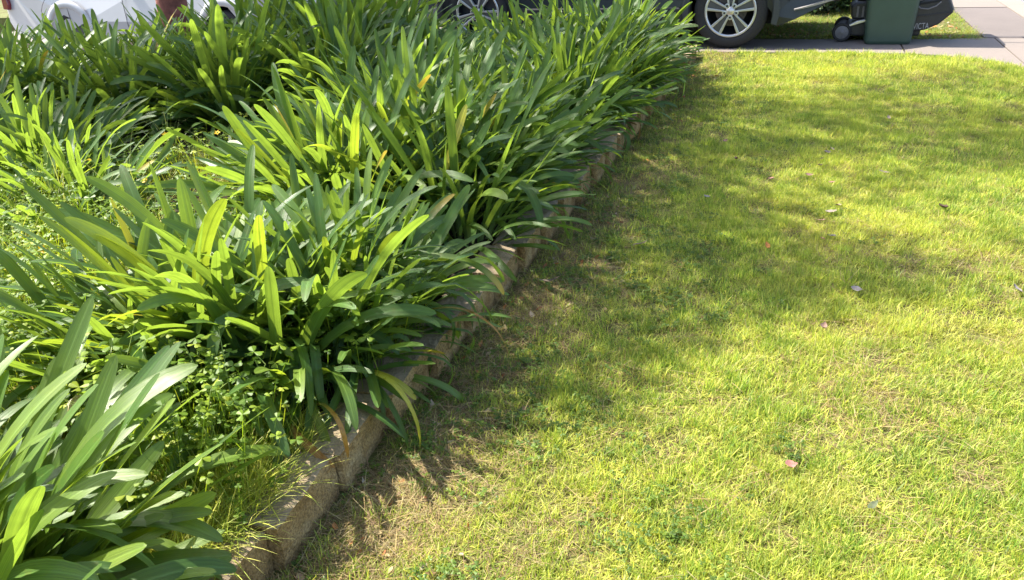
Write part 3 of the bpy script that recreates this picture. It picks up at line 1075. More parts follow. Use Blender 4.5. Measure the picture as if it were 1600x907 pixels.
def sprig(seed, n, rad, h0, h1, s0, s1, pal):
    r = random.Random(seed)
    vs, fs, cs = [], [], []
    for _ in range(n):
        q = rad * math.sqrt(r.random()); t = r.uniform(0, 2 * PI)
        b = Vector((q * math.cos(t), q * math.sin(t), -0.005))
        h = r.uniform(h0, h1)
        e = b + Vector((r.uniform(-.3, .3) * h, r.uniform(-.3, .3) * h, h))
        colr = r.choice(pal)
        o0 = len(vs)
        sd = Vector((0.0009, 0, 0))
        mid = (b + e) / 2 + Vector((r.uniform(-.08, .08) * h, r.uniform(-.08, .08) * h, 0))
        for p in (b, mid, e):
            vs += [p - sd, p + sd]
            cs += [(colr[0], colr[1], colr[2], 1)] * 2
        fs += [(o0, o0 + 1, o0 + 3, o0 + 2), (o0 + 2, o0 + 3, o0 + 5, o0 + 4)]
        trifoliate(vs, fs, cs, e, r.uniform(0, 6), r.uniform(s0, s1), colr, r.uniform(-.35, .45), r)
    return mesh_np('clover_sprig', vs, fs, M['weed'], smooth=False, col=cs)


clov = [sprig(100 + i, 9, 0.065, 0.05, 0.28, 0.007, 0.021, WEED) for i in range(6)]
clov_c = proto_collection('clover_sprig', clov)
wgr = [tuft(140 + i, 26, 0.05, 0.07, 0.20, 0.002, 0.004, 5, 50, GREEN + [(0.3, 0.36, 0.06)], M['tall_grass'], segs=4, curl=1.3) for i in range(5)]
wgr_c = proto_collection('bed_grass_tuft', wgr)


def region_points(cx, cy, rx, ry, n, ang=0):
    out = []
    while len(out) < n:
        t = rng.uniform(0, 2 * PI); q = math.sqrt(rng.random())
        x0, y0 = rx * q * math.cos(t), ry * q * math.sin(t)
        x = cx + x0 * math.cos(ang) - y0 * math.sin(ang)
        y = cy + x0 * math.sin(ang) + y0 * math.cos(ang)
        v = Vector((x, y, 0)); a, b = v.dot(S_), v.dot(V_)
        if b > edge_b(a) - 0.10: continue
        out.append((x, y, bed_z(a, b)))
    return out


weed_regions = [(-1.98, 2.80, 0.50, 0.72, 420), (-1.68, 2.05, 0.36, 0.42, 190), (-0.92, 1.86, 0.22, 0.16, 45), (-0.82, 1.66, 0.18, 0.2, 50),
                (-2.6, 3.7, 0.5, 0.5, 150), (-1.85, 4.5, 0.4, 0.35, 60), (-1.35, 3.25, 0.3, 0.3, 60), (-2.95, 4.4, 0.4, 0.4, 60), (-1.0, 2.75, .35, .3, 60), (-0.42, 2.3, 0.25, 0.25, 60)]
pts = np.array([p for rg in weed_regions for p in region_points(*rg[:4], int(rg[4] * 0.62))])
n = len(pts)
rots = np.stack([rng.normal(0, 0.15, n), rng.normal(0, 0.15, n), rng.uniform(0, 2 * PI, n)], 1)
scatter('clover_cover', pts, rots, rng.uniform(0.75, 1.35, n), clov_c, 6, M['weed'], 'bright green clover like weeds between the clumps')
grass_regions = [(-1.95, 2.9, 0.6, 0.8, 260), (-1.6, 2.1, 0.4, 0.4, 130), (-0.86, 1.75, 0.26, 0.32, 260), (-0.78, 1.45, 0.16, 0.25, 90), (-2.5, 3.8, 0.7, 0.6, 90),
                 (-1.65, 4.45, 0.5, 0.4, 90), (-2.9, 5.0, 0.6, 0.6, 30), (-1.1, 3.2, 0.5, 0.4, 50)]
pts = np.array([p for rg in grass_regions for p in region_points(*rg)])
n = len(pts)
rots = np.stack([rng.normal(0, 0.12, n), rng.normal(0, 0.12, n), rng.uniform(0, 2 * PI, n)], 1)
scatter('bed_grass', pts, rots, rng.uniform(0.6, 1.25, n), wgr_c, 5, M['tall_grass'], 'loose green grass growing between the clumps')
# low broad weeds in the lawn near the wall
lw = [sprig(170 + i, 12, 0.05, 0.008, 0.03, 0.006, 0.012, [(0.10, 0.18, 0.035), (0.14, 0.22, 0.035), (0.08, 0.14, 0.03)]) for i in range(4)]
lw_c = proto_collection('lawn_clover', lw)
pts = lawn_points(lambda a, b, p: max(0, 0.55 - (b - edge_b(a)) * 0.5 + 0.7 * noise.noise((p.x * 3.3, p.y * 3.3, 1.5))) * min(1, 3 / max(a, 1)), 9000)
n = len(pts)
rots = np.stack([rng.normal(0, 0.1, n), rng.normal(0, 0.1, n), rng.uniform(0, 2 * PI, n)], 1)
scatter('lawn_clover', pts, rots, rng.uniform(0.7, 1.3, n), lw_c, 4, M['weed'], 'small clover growing in the lawn beside the wall')

# verge grass behind the driveway
vg = [tuft(200 + i, 24, 0.07, 0.02, 0.06, 0.003, 0.005, 20, 80, GREEN_D + STRAW[:2], M['grass']) for i in range(4)]
vg_c = proto_collection('verge_tuft', vg)
o_ = []
for _ in range(5200):
    a = rng.uniform(9.26, 12.6); b = rng.uniform(-1.3, 1.73)
    if b < -1.1 and a < 10.9: continue
    if noise.noise((a * 1.6, b * 1.6, 4.4)) + 0.35 * (b > 1.0) < rng.uniform(-0.75, 0.25): continue
    p = W(a, b); o_.append((p.x, p.y, 0.0))
pts = np.array(o_); n = len(pts)
rots = np.stack([rng.normal(0, 0.1, n), rng.normal(0, 0.1, n), rng.uniform(0, 2 * PI, n)], 1)
scatter('verge_grass', pts, rots, rng.uniform(0.7, 1.2, n), vg_c, 4, M['grass'], 'thin grass on the verge behind the driveway')


def litter_mesh(seed, colr):
    r = random.Random(seed)
    vs, fs, cs = [], [], []
    for (u, w, z) in ((-1, 0, 0.1), (-0.4, 0.38, 0.22), (0.3, 0.34, 0.2), (1, 0, 0.25), (0.3, -0.34, 0.02), (-0.4, -0.38, 0.04), (0, 0, 0.05)):
        vs.append((u * 0.5, w * 0.5 * r.uniform(.8, 1.2), z * 0.35 * r.uniform(.5, 1.5)))
        cs.append((*colr, 1))
    for i in range(6): fs.append((i, (i + 1) % 6, 6))
    return mesh_np('litter_leaf', vs, fs, M['straw'], smooth=True, col=cs)


lit = [litter_mesh(i, c) for i, c in enumerate([(0.42, 0.30, 0.2), (0.5, 0.40, 0.3), (0.35, 0.14, 0.06), (0.25, 0.17, 0.1), (0.46, 0.36, 0.2), (0.5, 0.22, 0.08)])]
lit_c = proto_collection('litter_leaf', lit)
o_ = []
for _ in range(420):
    a = 9.3 + abs(rng.normal(0, 0.75)); b = rng.uniform(-1.0, 1.6)
    p = W(a, b); o_.append((p.x, p.y, 0.012))
pts = np.array(o_); n = len(pts)
rots = np.stack([rng.normal(0, 0.3, n), rng.normal(0, 0.3, n), rng.uniform(0, 2 * PI, n)], 1)
scatter('leaf_litter', pts, rots, rng.uniform(0.03, 0.07, n), lit_c, 6, M['straw'], 'fallen leaves strewn over the verge')

o_ = []
while len(o_) < 320:
    a = rng.uniform(1.1, 7.4); d = abs(rng.normal(0, 0.16)) + 0.03
    if noise.noise((a * 1.7, 8.8, 1.1)) + 0.25 < rng.uniform(-0.4, 0.4): continue
    p = W(a, edge_b(a) + d); o_.append((p.x, p.y, lawn_z(p.x, p.y) + 0.008))
pts = np.array(o_); n = len(pts)
rots = np.stack([rng.normal(0, 0.5, n), rng.normal(0, 0.5, n), rng.uniform(0, 2 * PI, n)], 1)
scatter('edge_litter', pts, rots, rng.uniform(0.018, 0.045, n), lit_c, 6, M['straw'], 'brown leaf crumbs gathered along the foot of the wall')

# ------------------------------------------------------------------ single weeds, tall grass and flowers in the bed
def weed_plant(x, y, h, label, seed, nst=7, size=0.024):
    r = random.Random(seed)
    v = Vector((x, y, 0))
    root = empty('clover_weed', (x, y, bed_z(v.dot(S_), v.dot(V_)) - 0.01), 0, label, 'weed', 'tall clover weeds at the front of the bed')
    bm = bmesh.new()
    tips = []
    for i in range(nst):
        az = r.uniform(0, 2 * PI); hh = h * r.uniform(0.6, 1.1); sp = r.uniform(0.15, 0.5) * hh
        p0 = Vector((r.uniform(-.02, .02), r.uniform(-.02, .02), 0))
        p1 = p0 + Vector((math.cos(az) * sp * 0.4, math.sin(az) * sp * 0.4, hh * 0.55))
        p2 = p0 + Vector((math.cos(az) * sp, math.sin(az) * sp, hh))
        tube(bm, [p0, p1, p2], [0.0022, 0.0018, 0.0012], n=5)
        for f in (0.35, 0.55, 0.75, 0.9, 1.0):
            b0 = p0.lerp(p1, f * 2) if f < .5 else p1.lerp(p2, f * 2 - 1)
            ta = r.uniform(0, 2 * PI); ln = r.uniform(0.02, 0.045)
            e = b0 + Vector((math.cos(ta) * ln, math.sin(ta) * ln, ln * 0.6))
            tube(bm, [b0, e], 0.0009, n=4, cap=False)
            tips.append(e)
    bm_obj('stem', bm, M['stem'], root)
    for e in tips:
        vs, fs, cs = [], [], []
        trifoliate(vs, fs, cs, Vector((0, 0, 0)), r.uniform(0, 6), size * r.uniform(0.75, 1.2), r.choice(WEED), r.uniform(-.3, .4), r)
        o = link('leaf', mesh_np('leaf', vs, fs, M['weed'], col=cs), root)
        o.location = e
    return root


M['stem'] = simple('green_stem', (0.20, 0.27, 0.06), rough=0.5, var=0.2)
for k, (x, y, h, lab) in enumerate([
        (-0.98, 1.86, 0.36, 'tall clover weed in front of the left half of the broad front clump'),
        (-0.80, 1.84, 0.34, 'tall clover weed in front of the middle of the broad front clump'),
        (-1.14, 1.84, 0.34, 'clover weed just above the bottom left plant'),
        (-0.86, 1.70, 0.27, 'clover weed between the bottom left plant and the front clump, nearest the wall'),
        (-1.50, 2.25, 0.28, 'clover weed left of the broad front clump'),
        (-1.72, 2.75, 0.30, 'tall clover weed at the left edge of the photo'),
        (-1.80, 2.40, 0.30, 'clover weed at the left edge above the bottom left plant')]):
    weed_plant(x, y, h, lab, 300 + k)


def grass_clump(x, y, n, h0, h1, label, seed, pale=True, w=(0.003, 0.006), spread=40):
    v = Vector((x, y, 0))
    me = tuft(seed, n, 0.06, h0, h1, w[0], w[1], 3, spread, [(0.30, 0.36, 0.14), (0.24, 0.32, 0.09), (0.38, 0.42, 0.22)] if pale else GREEN, M['tall_grass'], segs=9, curl=2.3 if pale else 1.0)
    o = link('grass_clump', me)
    o.location = (x, y, bed_z(v.dot(S_), v.dot(V_)))
    return tag(o, label, 'grass', 'loose grass clumps among the bedding plants')


for k, a_ in enumerate([
        (-2.15, 3.75, 46, 0.35, 0.6, 'pale arching grass at the left edge below the small sunlit clump', True),
        (-2.45, 3.45, 40, 0.3, 0.6, 'pale arching grass touching the left edge of the photo', True),
        (-1.95, 3.95, 28, 0.25, 0.5, 'pale arching grass in the shady gap left of the yellow leaf', True),
        (-2.05, 3.05, 40, 0.25, 0.45, 'upright bright grass at the left edge among clover', False),
        (-1.50, 4.35, 34, 0.25, 0.5, 'fine grass in the shady gap behind the tall bright clump', True),
        (-1.20, 4.55, 40, 0.2, 0.45, 'upright green grass in the gap right of the yellow star flower', False),
        (-0.80, 1.62, 50, 0.12, 0.30, 'green grass lying over the wall top near the bottom left plant', False),
        (-1.85, 2.55, 34, 0.25, 0.42, 'upright bright grass left of the broad front clump', False),
        (-2.30, 3.20, 50, 0.3, 0.6, 'pale arching grass at the left edge above the clover weeds', True),
        (-1.75, 3.55, 40, 0.3, 0.55, 'pale arching grass just behind the left end of the front clumps', True),
        (-1.60, 2.75, 46, 0.3, 0.5, 'tall bright grass at the left end of the front clumps', False),
        (-1.35, 4.10, 40, 0.25, 0.5, 'fine arching grass at the foot of the tall clump, in the gap', True),
        (-2.05, 4.75, 36, 0.3, 0.5, 'fine arching grass right of the small sunlit clump', True)]):
    x, y, n, h0, h1, lab, pale = a_
    grass_clump(x, y, n, h0, h1, lab, 400 + k, pale)


def flower(x, y, z, label, seed, size=0.016, pet=6, tilt=0.5):
    r = random.Random(seed)
    v = Vector((x, y, 0))
    z0 = bed_z(v.dot(S_), v.dot(V_))
    root = empty('yellow_flower', (x, y, z0), 0, label, 'flower', 'small yellow flowers scattered in the bed')
    bm = bmesh.new()
    h = z - z0
    tube(bm, [(0.02, 0.02, 0), (0.01, 0.0, h * 0.5), (0, 0, h)], [0.002, 0.0016, 0.0014], n=5)
    bm_obj('stem', bm, M['stem'], root)
    Rm = Matrix.Rotation(r.uniform(0.5, 1.0), 3, 'X') @ Matrix.Rotation(r.uniform(-.5, .5), 3, 'Y')
    vs, fs, cs = [], [], []
    for k in range(pet):
        az = k * 2 * PI / pet
        d = Vector((math.cos(az), math.sin(az), 0.35)); s = Vector((-math.sin(az), math.cos(az), 0))
        o0 = len(vs)
        for (u, w, l) in ((0.05, 0, 0), (0.5, .32, 0), (1.0, 0, 0.06), (0.5, -.32, 0)):
            vs.append(Rm @ ((d * u + s * w + Vector((0, 0, l))) * size)); cs.append((0.85, 0.55, 0.03, 1))
        fs.append((o0, o0 + 1, o0 + 2, o0 + 3))
    o = link('petals', mesh_np('petals', vs, fs, M['petal'], col=cs), root)
    o.location = (0, 0, h)
    bm = bmesh.new()
    bmesh.ops.create_uvsphere(bm, u_segments=8, v_segments=6, radius=size * 0.28)
    o = bm_obj('flower_centre', bm, M['yellow_tape'], root, smooth=True)
    o.location = Vector((0, 0, h)) + Rm @ Vector((0, 0, size * 0.2))


flower(-1.76, 4.14, 0.45, 'golden star flower in the dark gap behind the front clump', 1, 0.022)
flower(-2.82, 5.58, 0.45, 'pale yellow flower above the small sunlit clump at the left', 2, 0.026, 5)
flower(-1.49, 4.14, 0.45, 'yellow flower right of the golden star flower, by the tall clump', 3, 0.017, 5)
flower(-1.56, 3.36, 0.45, 'yellow flower among clover just behind the yellow upright leaf', 4, 0.017, 5)
flower(-3.70, 6.20, 0.47, 'yellow flower at the left edge of the photo, farthest one', 5, 0.025, 5)
flower(-1.63, 2.61, 0.45, 'yellow flower in the bright weeds at the left edge', 6, 0.017, 5)
flower(-2.39, 4.92, 0.45, 'small yellow bud on the right side of the small sunlit clump', 7, 0.018, 4)


# ------------------------------------------------------------------ fallen leaves on the lawn
def fallen(x, y, L, w, colr, label, seed, curl=0.5):
    L, w, colr = L * 0.8, w * 0.8, [c * 0.8 for c in colr]
    r = random.Random(seed)
    vs, fs = [], []
    n = 6
    for i in range(n + 1):
        t = i / n
        ww = w * 0.5 * math.sin(PI * min(1, max(0.03, t)) ** 0.85)
        zc = curl * L * (t - 0.5) ** 2
        for s in (-1, 0, 1):
            vs.append(((t - 0.5) * L, s * ww, zc + abs(s) * ww * 0.5 * curl + r.uniform(-.002, .002)))
    for i in range(n):
        for k in range(2):
            q = i * 3 + k
            fs.append((q, q + 1, q + 4, q + 3))
    mt = litter_mat('fallen_leaf_skin', colr)
    o = link('fallen_leaf', mesh_np('fallen_leaf', vs, fs, mt, smooth=True))
    o.location = (x, y, lawn_z(x, y) + 0.026)
    o.rotation_euler = (r.uniform(-.35, .35), r.uniform(-.3, .3), r.uniform(0, 2 * PI))
    tag(o, label, 'leaf', 'dead leaves fallen on the lawn')


PK, GY, BR, OR, PL = (0.30, 0.16, 0.12), (0.24, 0.21, 0.20), (0.08, 0.045, 0.03), (0.45, 0.17, 0.04), (0.34, 0.26, 0.19)
for k, a_ in enumerate([
        (1.46, 4.20, .055, .03, PK, 'pinkish leaf lying right of the darkest shade patch on the lawn'),
        (1.92, 4.61, .07, .035, PL, 'pale curled leaf at the top of the little leaf group on the lawn'),
        (1.97, 4.66, .05, .03, PL, 'small pale leaf touching the top pale curled leaf'),
        (1.85, 4.50, .05, .035, BR, 'dark brown leaf below the two pale leaves on the lawn'),
        (1.80, 4.40, .06, .03, BR, 'thin dark leaf below the two pale leaves, lowest of the three'),
        (2.09, 4.21, .09, .025, PL, 'long whitish leaf lying aslant right of the leaf group'),
        (1.75, 4.08, .05, .03, PK, 'reddish leaf in the middle of the lawn above the sunlit tuft'),
        (2.11, 3.62, .06, .055, BR, 'round dark brown leaf standing up in the sunlit grass on the right'),
        (1.64, 3.72, .065, .04, PL, 'pale tan leaf, uppermost of the cluster mid lawn'),
        (1.57, 3.64, .075, .045, (0.34, 0.27, 0.22), 'brown leaf just below the pale tan leaf mid lawn'),
        (1.49, 3.54, .06, .03, PK, 'pink grey leaf at the left of the cluster mid lawn'),
        (1.46, 3.34, .055, .04, GY, 'grey leaf at the bottom of the cluster mid lawn'),
        (1.41, 3.31, .05, .03, (0.33, 0.14, 0.09), 'red brown leaf beside the grey leaf mid lawn'),
        (1.15, 3.27, .065, .025, OR, 'orange leaf lying alone in the shaded lawn'),
        (1.35, 2.79, .055, .045, GY, 'crumpled grey leaf in the shade near the sunlit lawn'),
        (0.75, 1.77, .045, .04, (0.34, 0.15, 0.12), 'pink leaf in the bright grass at the bottom'),
        (0.90, 1.59, .055, .022, (0.10, 0.12, 0.06), 'dark green grey leaf in the bright grass at the bottom right'),
        (1.37, 4.58, .06, .03, PK, 'pinkish leaf in the darkest shade patch on the lawn'),
        (1.67, 4.22, .06, .03, (0.36, 0.2, 0.16), 'reddish leaf left of the thin dark leaf group'),
        (1.05, 3.98, .045, .03, GY, 'pale grey leaf near the wall side of the lawn'),
        (1.95, 2.73, .07, .03, GY, 'pale leaf at the right edge of the lawn'),
        (0.60, 3.37, .10, .04, (0.2, 0.14, 0.1), 'dark leaf flat on the mossy lawn beside the wall'),
        (0.16, 3.02, .13, .025, (0.12, 0.09, 0.06), 'long dark leaf lying on the mossy lawn below the strap leaves'),
        (1.12, 2.52, .05, .03, (0.25, 0.15, 0.11), 'brown leaf on the edge of the bright sunlit grass'),
        (1.40, 4.95, .05, .03, PK, 'pinkish leaf high up on the shaded lawn'),
        (2.6, 5.3, .06, .03, PL, 'pale leaf on the far right of the lawn')]):
    x, y, L, w, c, lab = a_
    fallen(x, y, L, w, c, lab, 500 + k, curl=random.uniform(0.4, 1.1))


# ------------------------------------------------------------------ vehicles
def arc(cx, cz, r, a0, a1, n):
    return [(cx + r * math.cos(R(a0 + (a1 - a0) * i / n)), cz + r * math.sin(R(a0 + (a1 - a0) * i / n))) for i in range(n + 1)]


def body_shell(bm, poly, w, tuck, crown=0.0, belt=0.75):
    """side outline extruded over width w (y 0 .. w); tuck(z) pulls the side skins inwards, rows of points across make it round"""
    ny = 8
    rows = []
    for k in range(ny + 1):
        f = k / ny
        y = w * f
        row = []
        for (x, z) in poly:
            t = tuck(x, z)
            yy = t + (w - 2 * t) * f
            row.append(bm.verts.new((x, yy, z)))
        rows.append(row)
    n = len(poly)
    bm.faces.new(rows[0])
    bm.faces.new(rows[-1][::-1])
    for k in range(ny):
        for i in range(n):
            j = (i + 1) % n
            bm.faces.new((rows[k][i], rows[k + 1][i], rows[k + 1][j], rows[k][j]))
    bmesh.ops.triangulate(bm, faces=[f for f in bm.faces if len(f.verts) > 4])


def alloy_wheel(root, x, y, z, r, rim_r, face=-1, w=0.23, spin=90.0):
    """wheel with a five double-spoke alloy rim; face -1 looks towards -y"""
    wh = empty('wheel', (x, y, z))
    wh.parent = root
    if face > 0: wh.rotation_euler = (0, 0, PI)
    bm = bmesh.new()
    prof = [(rim_r - 0.004, 0.018), (rim_r + 0.012, 0.002), (rim_r + 0.045, -0.004), (r - 0.035, 0.004), (r - 0.012, 0.018), (r - 0.002, 0.045), (r, 0.08),
            (r, w - 0.08), (r - 0.012, w - 0.02), (rim_r, w)]
    lathe(bm, prof, 64)
    bm_obj('tyre', bm, M['tyre'], wh, smooth=True)
    bm = bmesh.new()          # rim lip and barrel
    lathe(bm, [(rim_r + 0.004, 0.012), (rim_r - 0.002, 0.0), (rim_r - 0.018, 0.002), (rim_r - 0.024, 0.02)], 64)
    bm_obj('rim', bm, M['alloy'], wh, smooth=True)
    bm = bmesh.new()
    lathe(bm, [(rim_r - 0.022, 0.018), (rim_r - 0.035, 0.19), (0.03, 0.192)], 48)
    bm_obj('rim_barrel', bm, M['trim_black'], wh, smooth=True)
    bm = bmesh.new()
    lathe(bm, [(0.0, 0.10), (0.155, 0.10), (0.155, 0.125), (0.0, 0.125)], 40)
    bm_obj('brake_disc', bm, M['steel'], wh, smooth=False)
    bm = bmesh.new()
    prism(bm, [(0.06, 0.05), (0.17, 0.02), (0.175, 0.12), (0.11, 0.15), (0.05, 0.12)], 0.07, 0.12)
    bm_obj('brake_caliper', bm, M['alloy_dark'], wh, bevel=0.01)
    ro = rim_r - 0.012
    for k in range(5):
        ang = R(spin + 72 * k)
        Rm = Matrix.Rotation(-ang, 4, 'Y')
        bm = bmesh.new()      # two machined ribs that part towards the lip
        for s in (-1, 1):
            pts = [(0.035, 0.008 * s), (0.075, 0.014 * s), (ro, 0.040 * s), (ro, 0.070 * s), (0.085, 0.034 * s), (0.045, 0.030 * s)]
            if s < 0: pts = pts[::-1]
            prism(bm, pts, 0.004, 0.045)
        bmesh.ops.transform(bm, matrix=Rm, verts=bm.verts)
        bm_obj('spoke', bm, M['alloy'], wh, bevel=0.004)
        bm = bmesh.new()
        prism(bm, [(0.06, -0.012), (ro - 0.002, -0.043), (ro - 0.002, 0.043), (0.06, 0.012)], 0.014, 0.03)
        bmesh.ops.transform(bm, matrix=Rm, verts=bm.verts)
        bm_obj('spoke_inset', bm, M['alloy_dark'], wh)
        # nut in its socket, between the spokes
        a2 = R(spin + 36 + 72 * k)
        bm = bmesh.new()
        c = (0.060 * math.cos(a2), 0, 0.060 * math.sin(a2))
        lathe(bm, [(0.024, 0.02), (0.024, 0.002), (0.016, 0.001), (0.015, 0.014), (0.0, 0.014)], 16, c=c)
        bm_obj('nut_socket', bm, M['alloy'], wh, smooth=False)
        bm = bmesh.new()
        lathe(bm, [(0.0105, 0.014), (0.0105, 0.004), (0.0, 0.003)], 6, c=c)
        bm_obj('wheel_nut', bm, M['trim_black'], wh)
    bm = bmesh.new()
    lathe(bm, [(0.05, 0.03), (0.046, 0.006), (0.034, 0.0), (0.031, -0.004), (0.0, -0.006)], 28)
    bm_obj('hub_cap', bm, M['chrome'], wh, smooth=True)
    return wh


def make_suv():
    ang = YAW
    o = W(8.60, -0.67, 0.004)
    root = empty('parked_suv', o, ang, 'dark slate blue suv parked on the driveway with five spoke alloy wheels', 'car')
    rr = 0.363
    # lower body, x to the right (rear), y away from the camera
    poly = [(-3.62, 0.42), (-3.50, 0.27), (-3.16, 0.22)]
    poly += arc(-2.70, 0.37, 0.425, 198, -18, 18)
    poly += [(-2.20, 0.20), (-0.50, 0.20)]
    poly += arc(0.0, 0.37, 0.425, 198, -20, 18)
    poly += [(0.46, 0.215), (0.62, 0.28), (0.84, 0.39), (0.96, 0.46), (0.99, 0.62), (0.97, 0.90), (0.90, 1.03), (-0.4, 1.05), (-2.2, 1.02), (-3.0, 0.94), (-3.45, 0.82), (-3.62, 0.64)]
    bm = bmesh.new()

    def tuck(x, z):
        t = 0.0
        if z < 0.45: t += (0.45 - z) * 0.22
        if z > 0.72: t += (z - 0.72) * 0.16
        if x > 0.55: t += (x - 0.55) ** 2 * 0.75
        if x < -3.0: t += (x + 3.0) ** 2 * 0.55
        return t + 0.01
    body_shell(bm, poly, 1.84, tuck)
    bm_obj('body', bm, M['suv_paint'], root, bevel=0.02, seg=3)
    # cabin
    bm = bmesh.new()
    cab = [(-2.25, 1.0), (-1.35, 1.55), (-0.9, 1.66), (0.2, 1.66), (0.72, 1.58), (0.92, 1.0)]
    body_shell(bm, cab, 1.84, lambda x, z: 0.06 + (z - 1.0) * 0.36)
    bm_obj('cabin', bm, M['suv_paint'], root, bevel=0.03)
    for (xs) in ([(-1.95, 1.06), (-1.32, 1.48), (-0.92, 1.58), (-0.90, 1.06)], [(-0.84, 1.06), (-0.84, 1.58), (0.0, 1.58), (0.05, 1.06)], [(0.12, 1.06), (0.08, 1.56), (0.5, 1.50), (0.72, 1.06)]):
        for side in (0, 1):
            bm = bmesh.new()
            for (x, z) in xs:
                t = 0.06 + (z - 1.0) * 0.36 - 0.006
                bm.verts.new((x, t if side == 0 else 1.84 - t, z))
            bm.verts.ensure_lookup_table()
            bm.faces.new(bm.verts)
            bmesh.ops.solidify(bm, geom=bm.faces[:], thickness=0.004)
            bm_obj('window', bm, M['glass'], root)
    for quad in ([(-2.19, 1.05), (-1.38, 1.545)], [(0.91, 1.05), (0.735, 1.55)]):
        bm = bmesh.new()
        (x0, z0), (x1, z1) = quad
        dx = -0.02 if x0 < 0 else 0.02
        t0, t1 = 0.16, 0.30
        vs = [bm.verts.new(v) for v in ((x0 + dx, t0, z0), (x0 + dx, 1.84 - t0, z0), (x1 + dx, 1.84 - t1, z1), (x1 + dx, t1, z1))]
        bm.faces.new(vs)
        bmesh.ops.solidify(bm, geom=bm.faces[:], thickness=0.004)
        bm_obj('windscreen' if x0 < 0 else 'rear_window', bm, M['glass'], root)
    # wheel wells (dark), arch lips
    for cx in (-2.70, 0.0):
        for side in (0, 1):
            bm = bmesh.new()
            p = arc(cx, 0.37, 0.418, 200, -20, 20)
            y0, y1 = (0.10, 0.62) if side == 0 else (1.22, 1.74)
            a_ = [bm.verts.new((x, y0, z)) for x, z in p]
            b_ = [bm.verts.new((x, y1, z)) for x, z in p]
            for i in range(len(p) - 1): bm.faces.new((a_[i], a_[i + 1], b_[i + 1], b_[i]))
            bm.faces.new(b_ if side == 0 else a_)
            bm_obj('wheel_well', bm, M['seam'], root)
            bm = bmesh.new()
            po = arc(cx, 0.37, 0.470, 200, -17, 24)
            pi = arc(cx, 0.37, 0.415, 200, -17, 24)
            prism(bm, po + pi[::-1], -0.014 if side == 0 else 1.70, 0.14 if side == 0 else 1.854)
            bmesh.ops.triangulate(bm, faces=[f for f in bm.faces if len(f.verts) > 4])
            bm_obj('arch_trim', bm, M['trim_black'] if cx < -1 else M['suv_trim'], root, bevel=0.006)
    # sill cladding with white strip
    bm = bmesh.new()
    prism(bm, [(-2.24, 0.20), (-0.47, 0.20), (-0.46, 0.32), (-0.50, 0.40), (-2.22, 0.40)], 0.005, 0.12)
    bm_obj('sill_cladding', bm, M['trim_black'], root, bevel=0.012)
    bm = bmesh.new()
    box(bm, (-0.60, 0.0, 0.325), (0.115, 0.012, 0.018))
    bm_obj('sill_strip', bm, M['white_plastic'], root, bevel=0.004)
    # door creases and gaps
    bm = bmesh.new()
    box(bm, (-1.32, 0.004, 0.565), (1.55, 0.010, 0.010))
    bm_obj('door_moulding', bm, M['suv_trim'], root, bevel=0.003)
    for x in (-1.95, -0.92):
        bm = bmesh.new()
        box(bm, (x, 0.0115, 0.72), (0.007, 0.006, 0.58))
        bm_obj('door_gap', bm, M['seam'], root)
    bm = bmesh.new()
    prism(bm, arc(0.0, 0.37, 0.56, 45, 8, 8) + arc(0.0, 0.37, 0.553, 8, 45, 8), 0.012, 0.03)
    for x in (-1.05, -0.02):
        bm2 = bmesh.new()
        box(bm2, (x, 0.02, 0.90), (0.20, 0.03, 0.03))
        bm_obj('door_handle', bm2, M['suv_paint'], root, bevel=0.01)
    bm_obj('bumper_gap', bm, M['seam'], root)
    # rear bumper: lower valance and silver skid strip that runs round the corner
    bm = bmesh.new()
    pts = []
    for t in np.linspace(0, 1, 14):
        x = 0.60 + 0.41 * t
        z = 0.375 + 0.10 * t
        pts.append((x, tuck(x, z) - 0.004, z))
    rows = [[bm.verts.new((p[0], p[1] - 0.008, p[2] - 0.010 - 0.006 * min(1, i / 6))), bm.verts.new((p[0], p[1] - 0.012, p[2] + 0.006 * min(1, i / 5) - 0.003)),
             bm.verts.new((p[0], p[1] + 0.03, p[2] + 0.006)), bm.verts.new((p[0], p[1] + 0.03, p[2] - 0.016))] for i, p in enumerate(pts)]
    for i in range(13):
        for k in range(4):
            bm.faces.new((rows[i][k], rows[i][(k + 1) % 4], rows[i + 1][(k + 1) % 4], rows[i + 1][k]))
    bm.faces.new(rows[0]); bm.faces.new(rows[-1])
    bm_obj('skid_strip', bm, M['skid'], root)
    bm = bmesh.new()
    tube(bm, [(0.985, 0.13, 0.475), (1.005, 0.15, 0.56), (1.015, 0.17, 0.66)], [0.020, 0.022, 0.018], n=8)
    bm_obj('bumper_strip', bm, M['skid'], root, smooth=True)
    bm = bmesh.new()
    box(bm, (0.97, 0.92, 0.47), (0.09, 1.4, 0.10))
    bm_obj('rear_valance', bm, M['trim_black'], root, bevel=0.02)
    for y in (0.26, 1.58):
        bm = bmesh.new()
        box(bm, (0.965, y, 0.92), (0.05, 0.30, 0.14))
        bm_obj('tail_light', bm, M['red_lens'], root, bevel=0.015)
        bm = bmesh.new()
        box(bm, (-3.50, y + (0.06 if y < 1 else -0.06), 0.74), (0.16, 0.28, 0.12))
        bm_obj('headlight', bm, M['clear_lens'], root, bevel=0.03)
    bm = bmesh.new()
    box(bm, (-3.61, 0.92, 0.55), (0.04, 1.0, 0.20))
    bm_obj('grille', bm, M['trim_black'], root, bevel=0.02)
    for y, z in ((-0.12, 1.06), (1.96, 1.06)):
        bm = bmesh.new()
        box(bm, (-1.78, y, z), (0.12, 0.18, 0.13))
        bm_obj('door_mirror', bm, M['suv_paint'], root, bevel=0.04, seg=3)
    # underbody, in one with the wheels' axles
    bm = bmesh.new()
    box(bm, (-1.45, 0.92, 0.27), (3.7, 1.30, 0.12))
    bm_obj('underbody', bm, M['seam'], root)
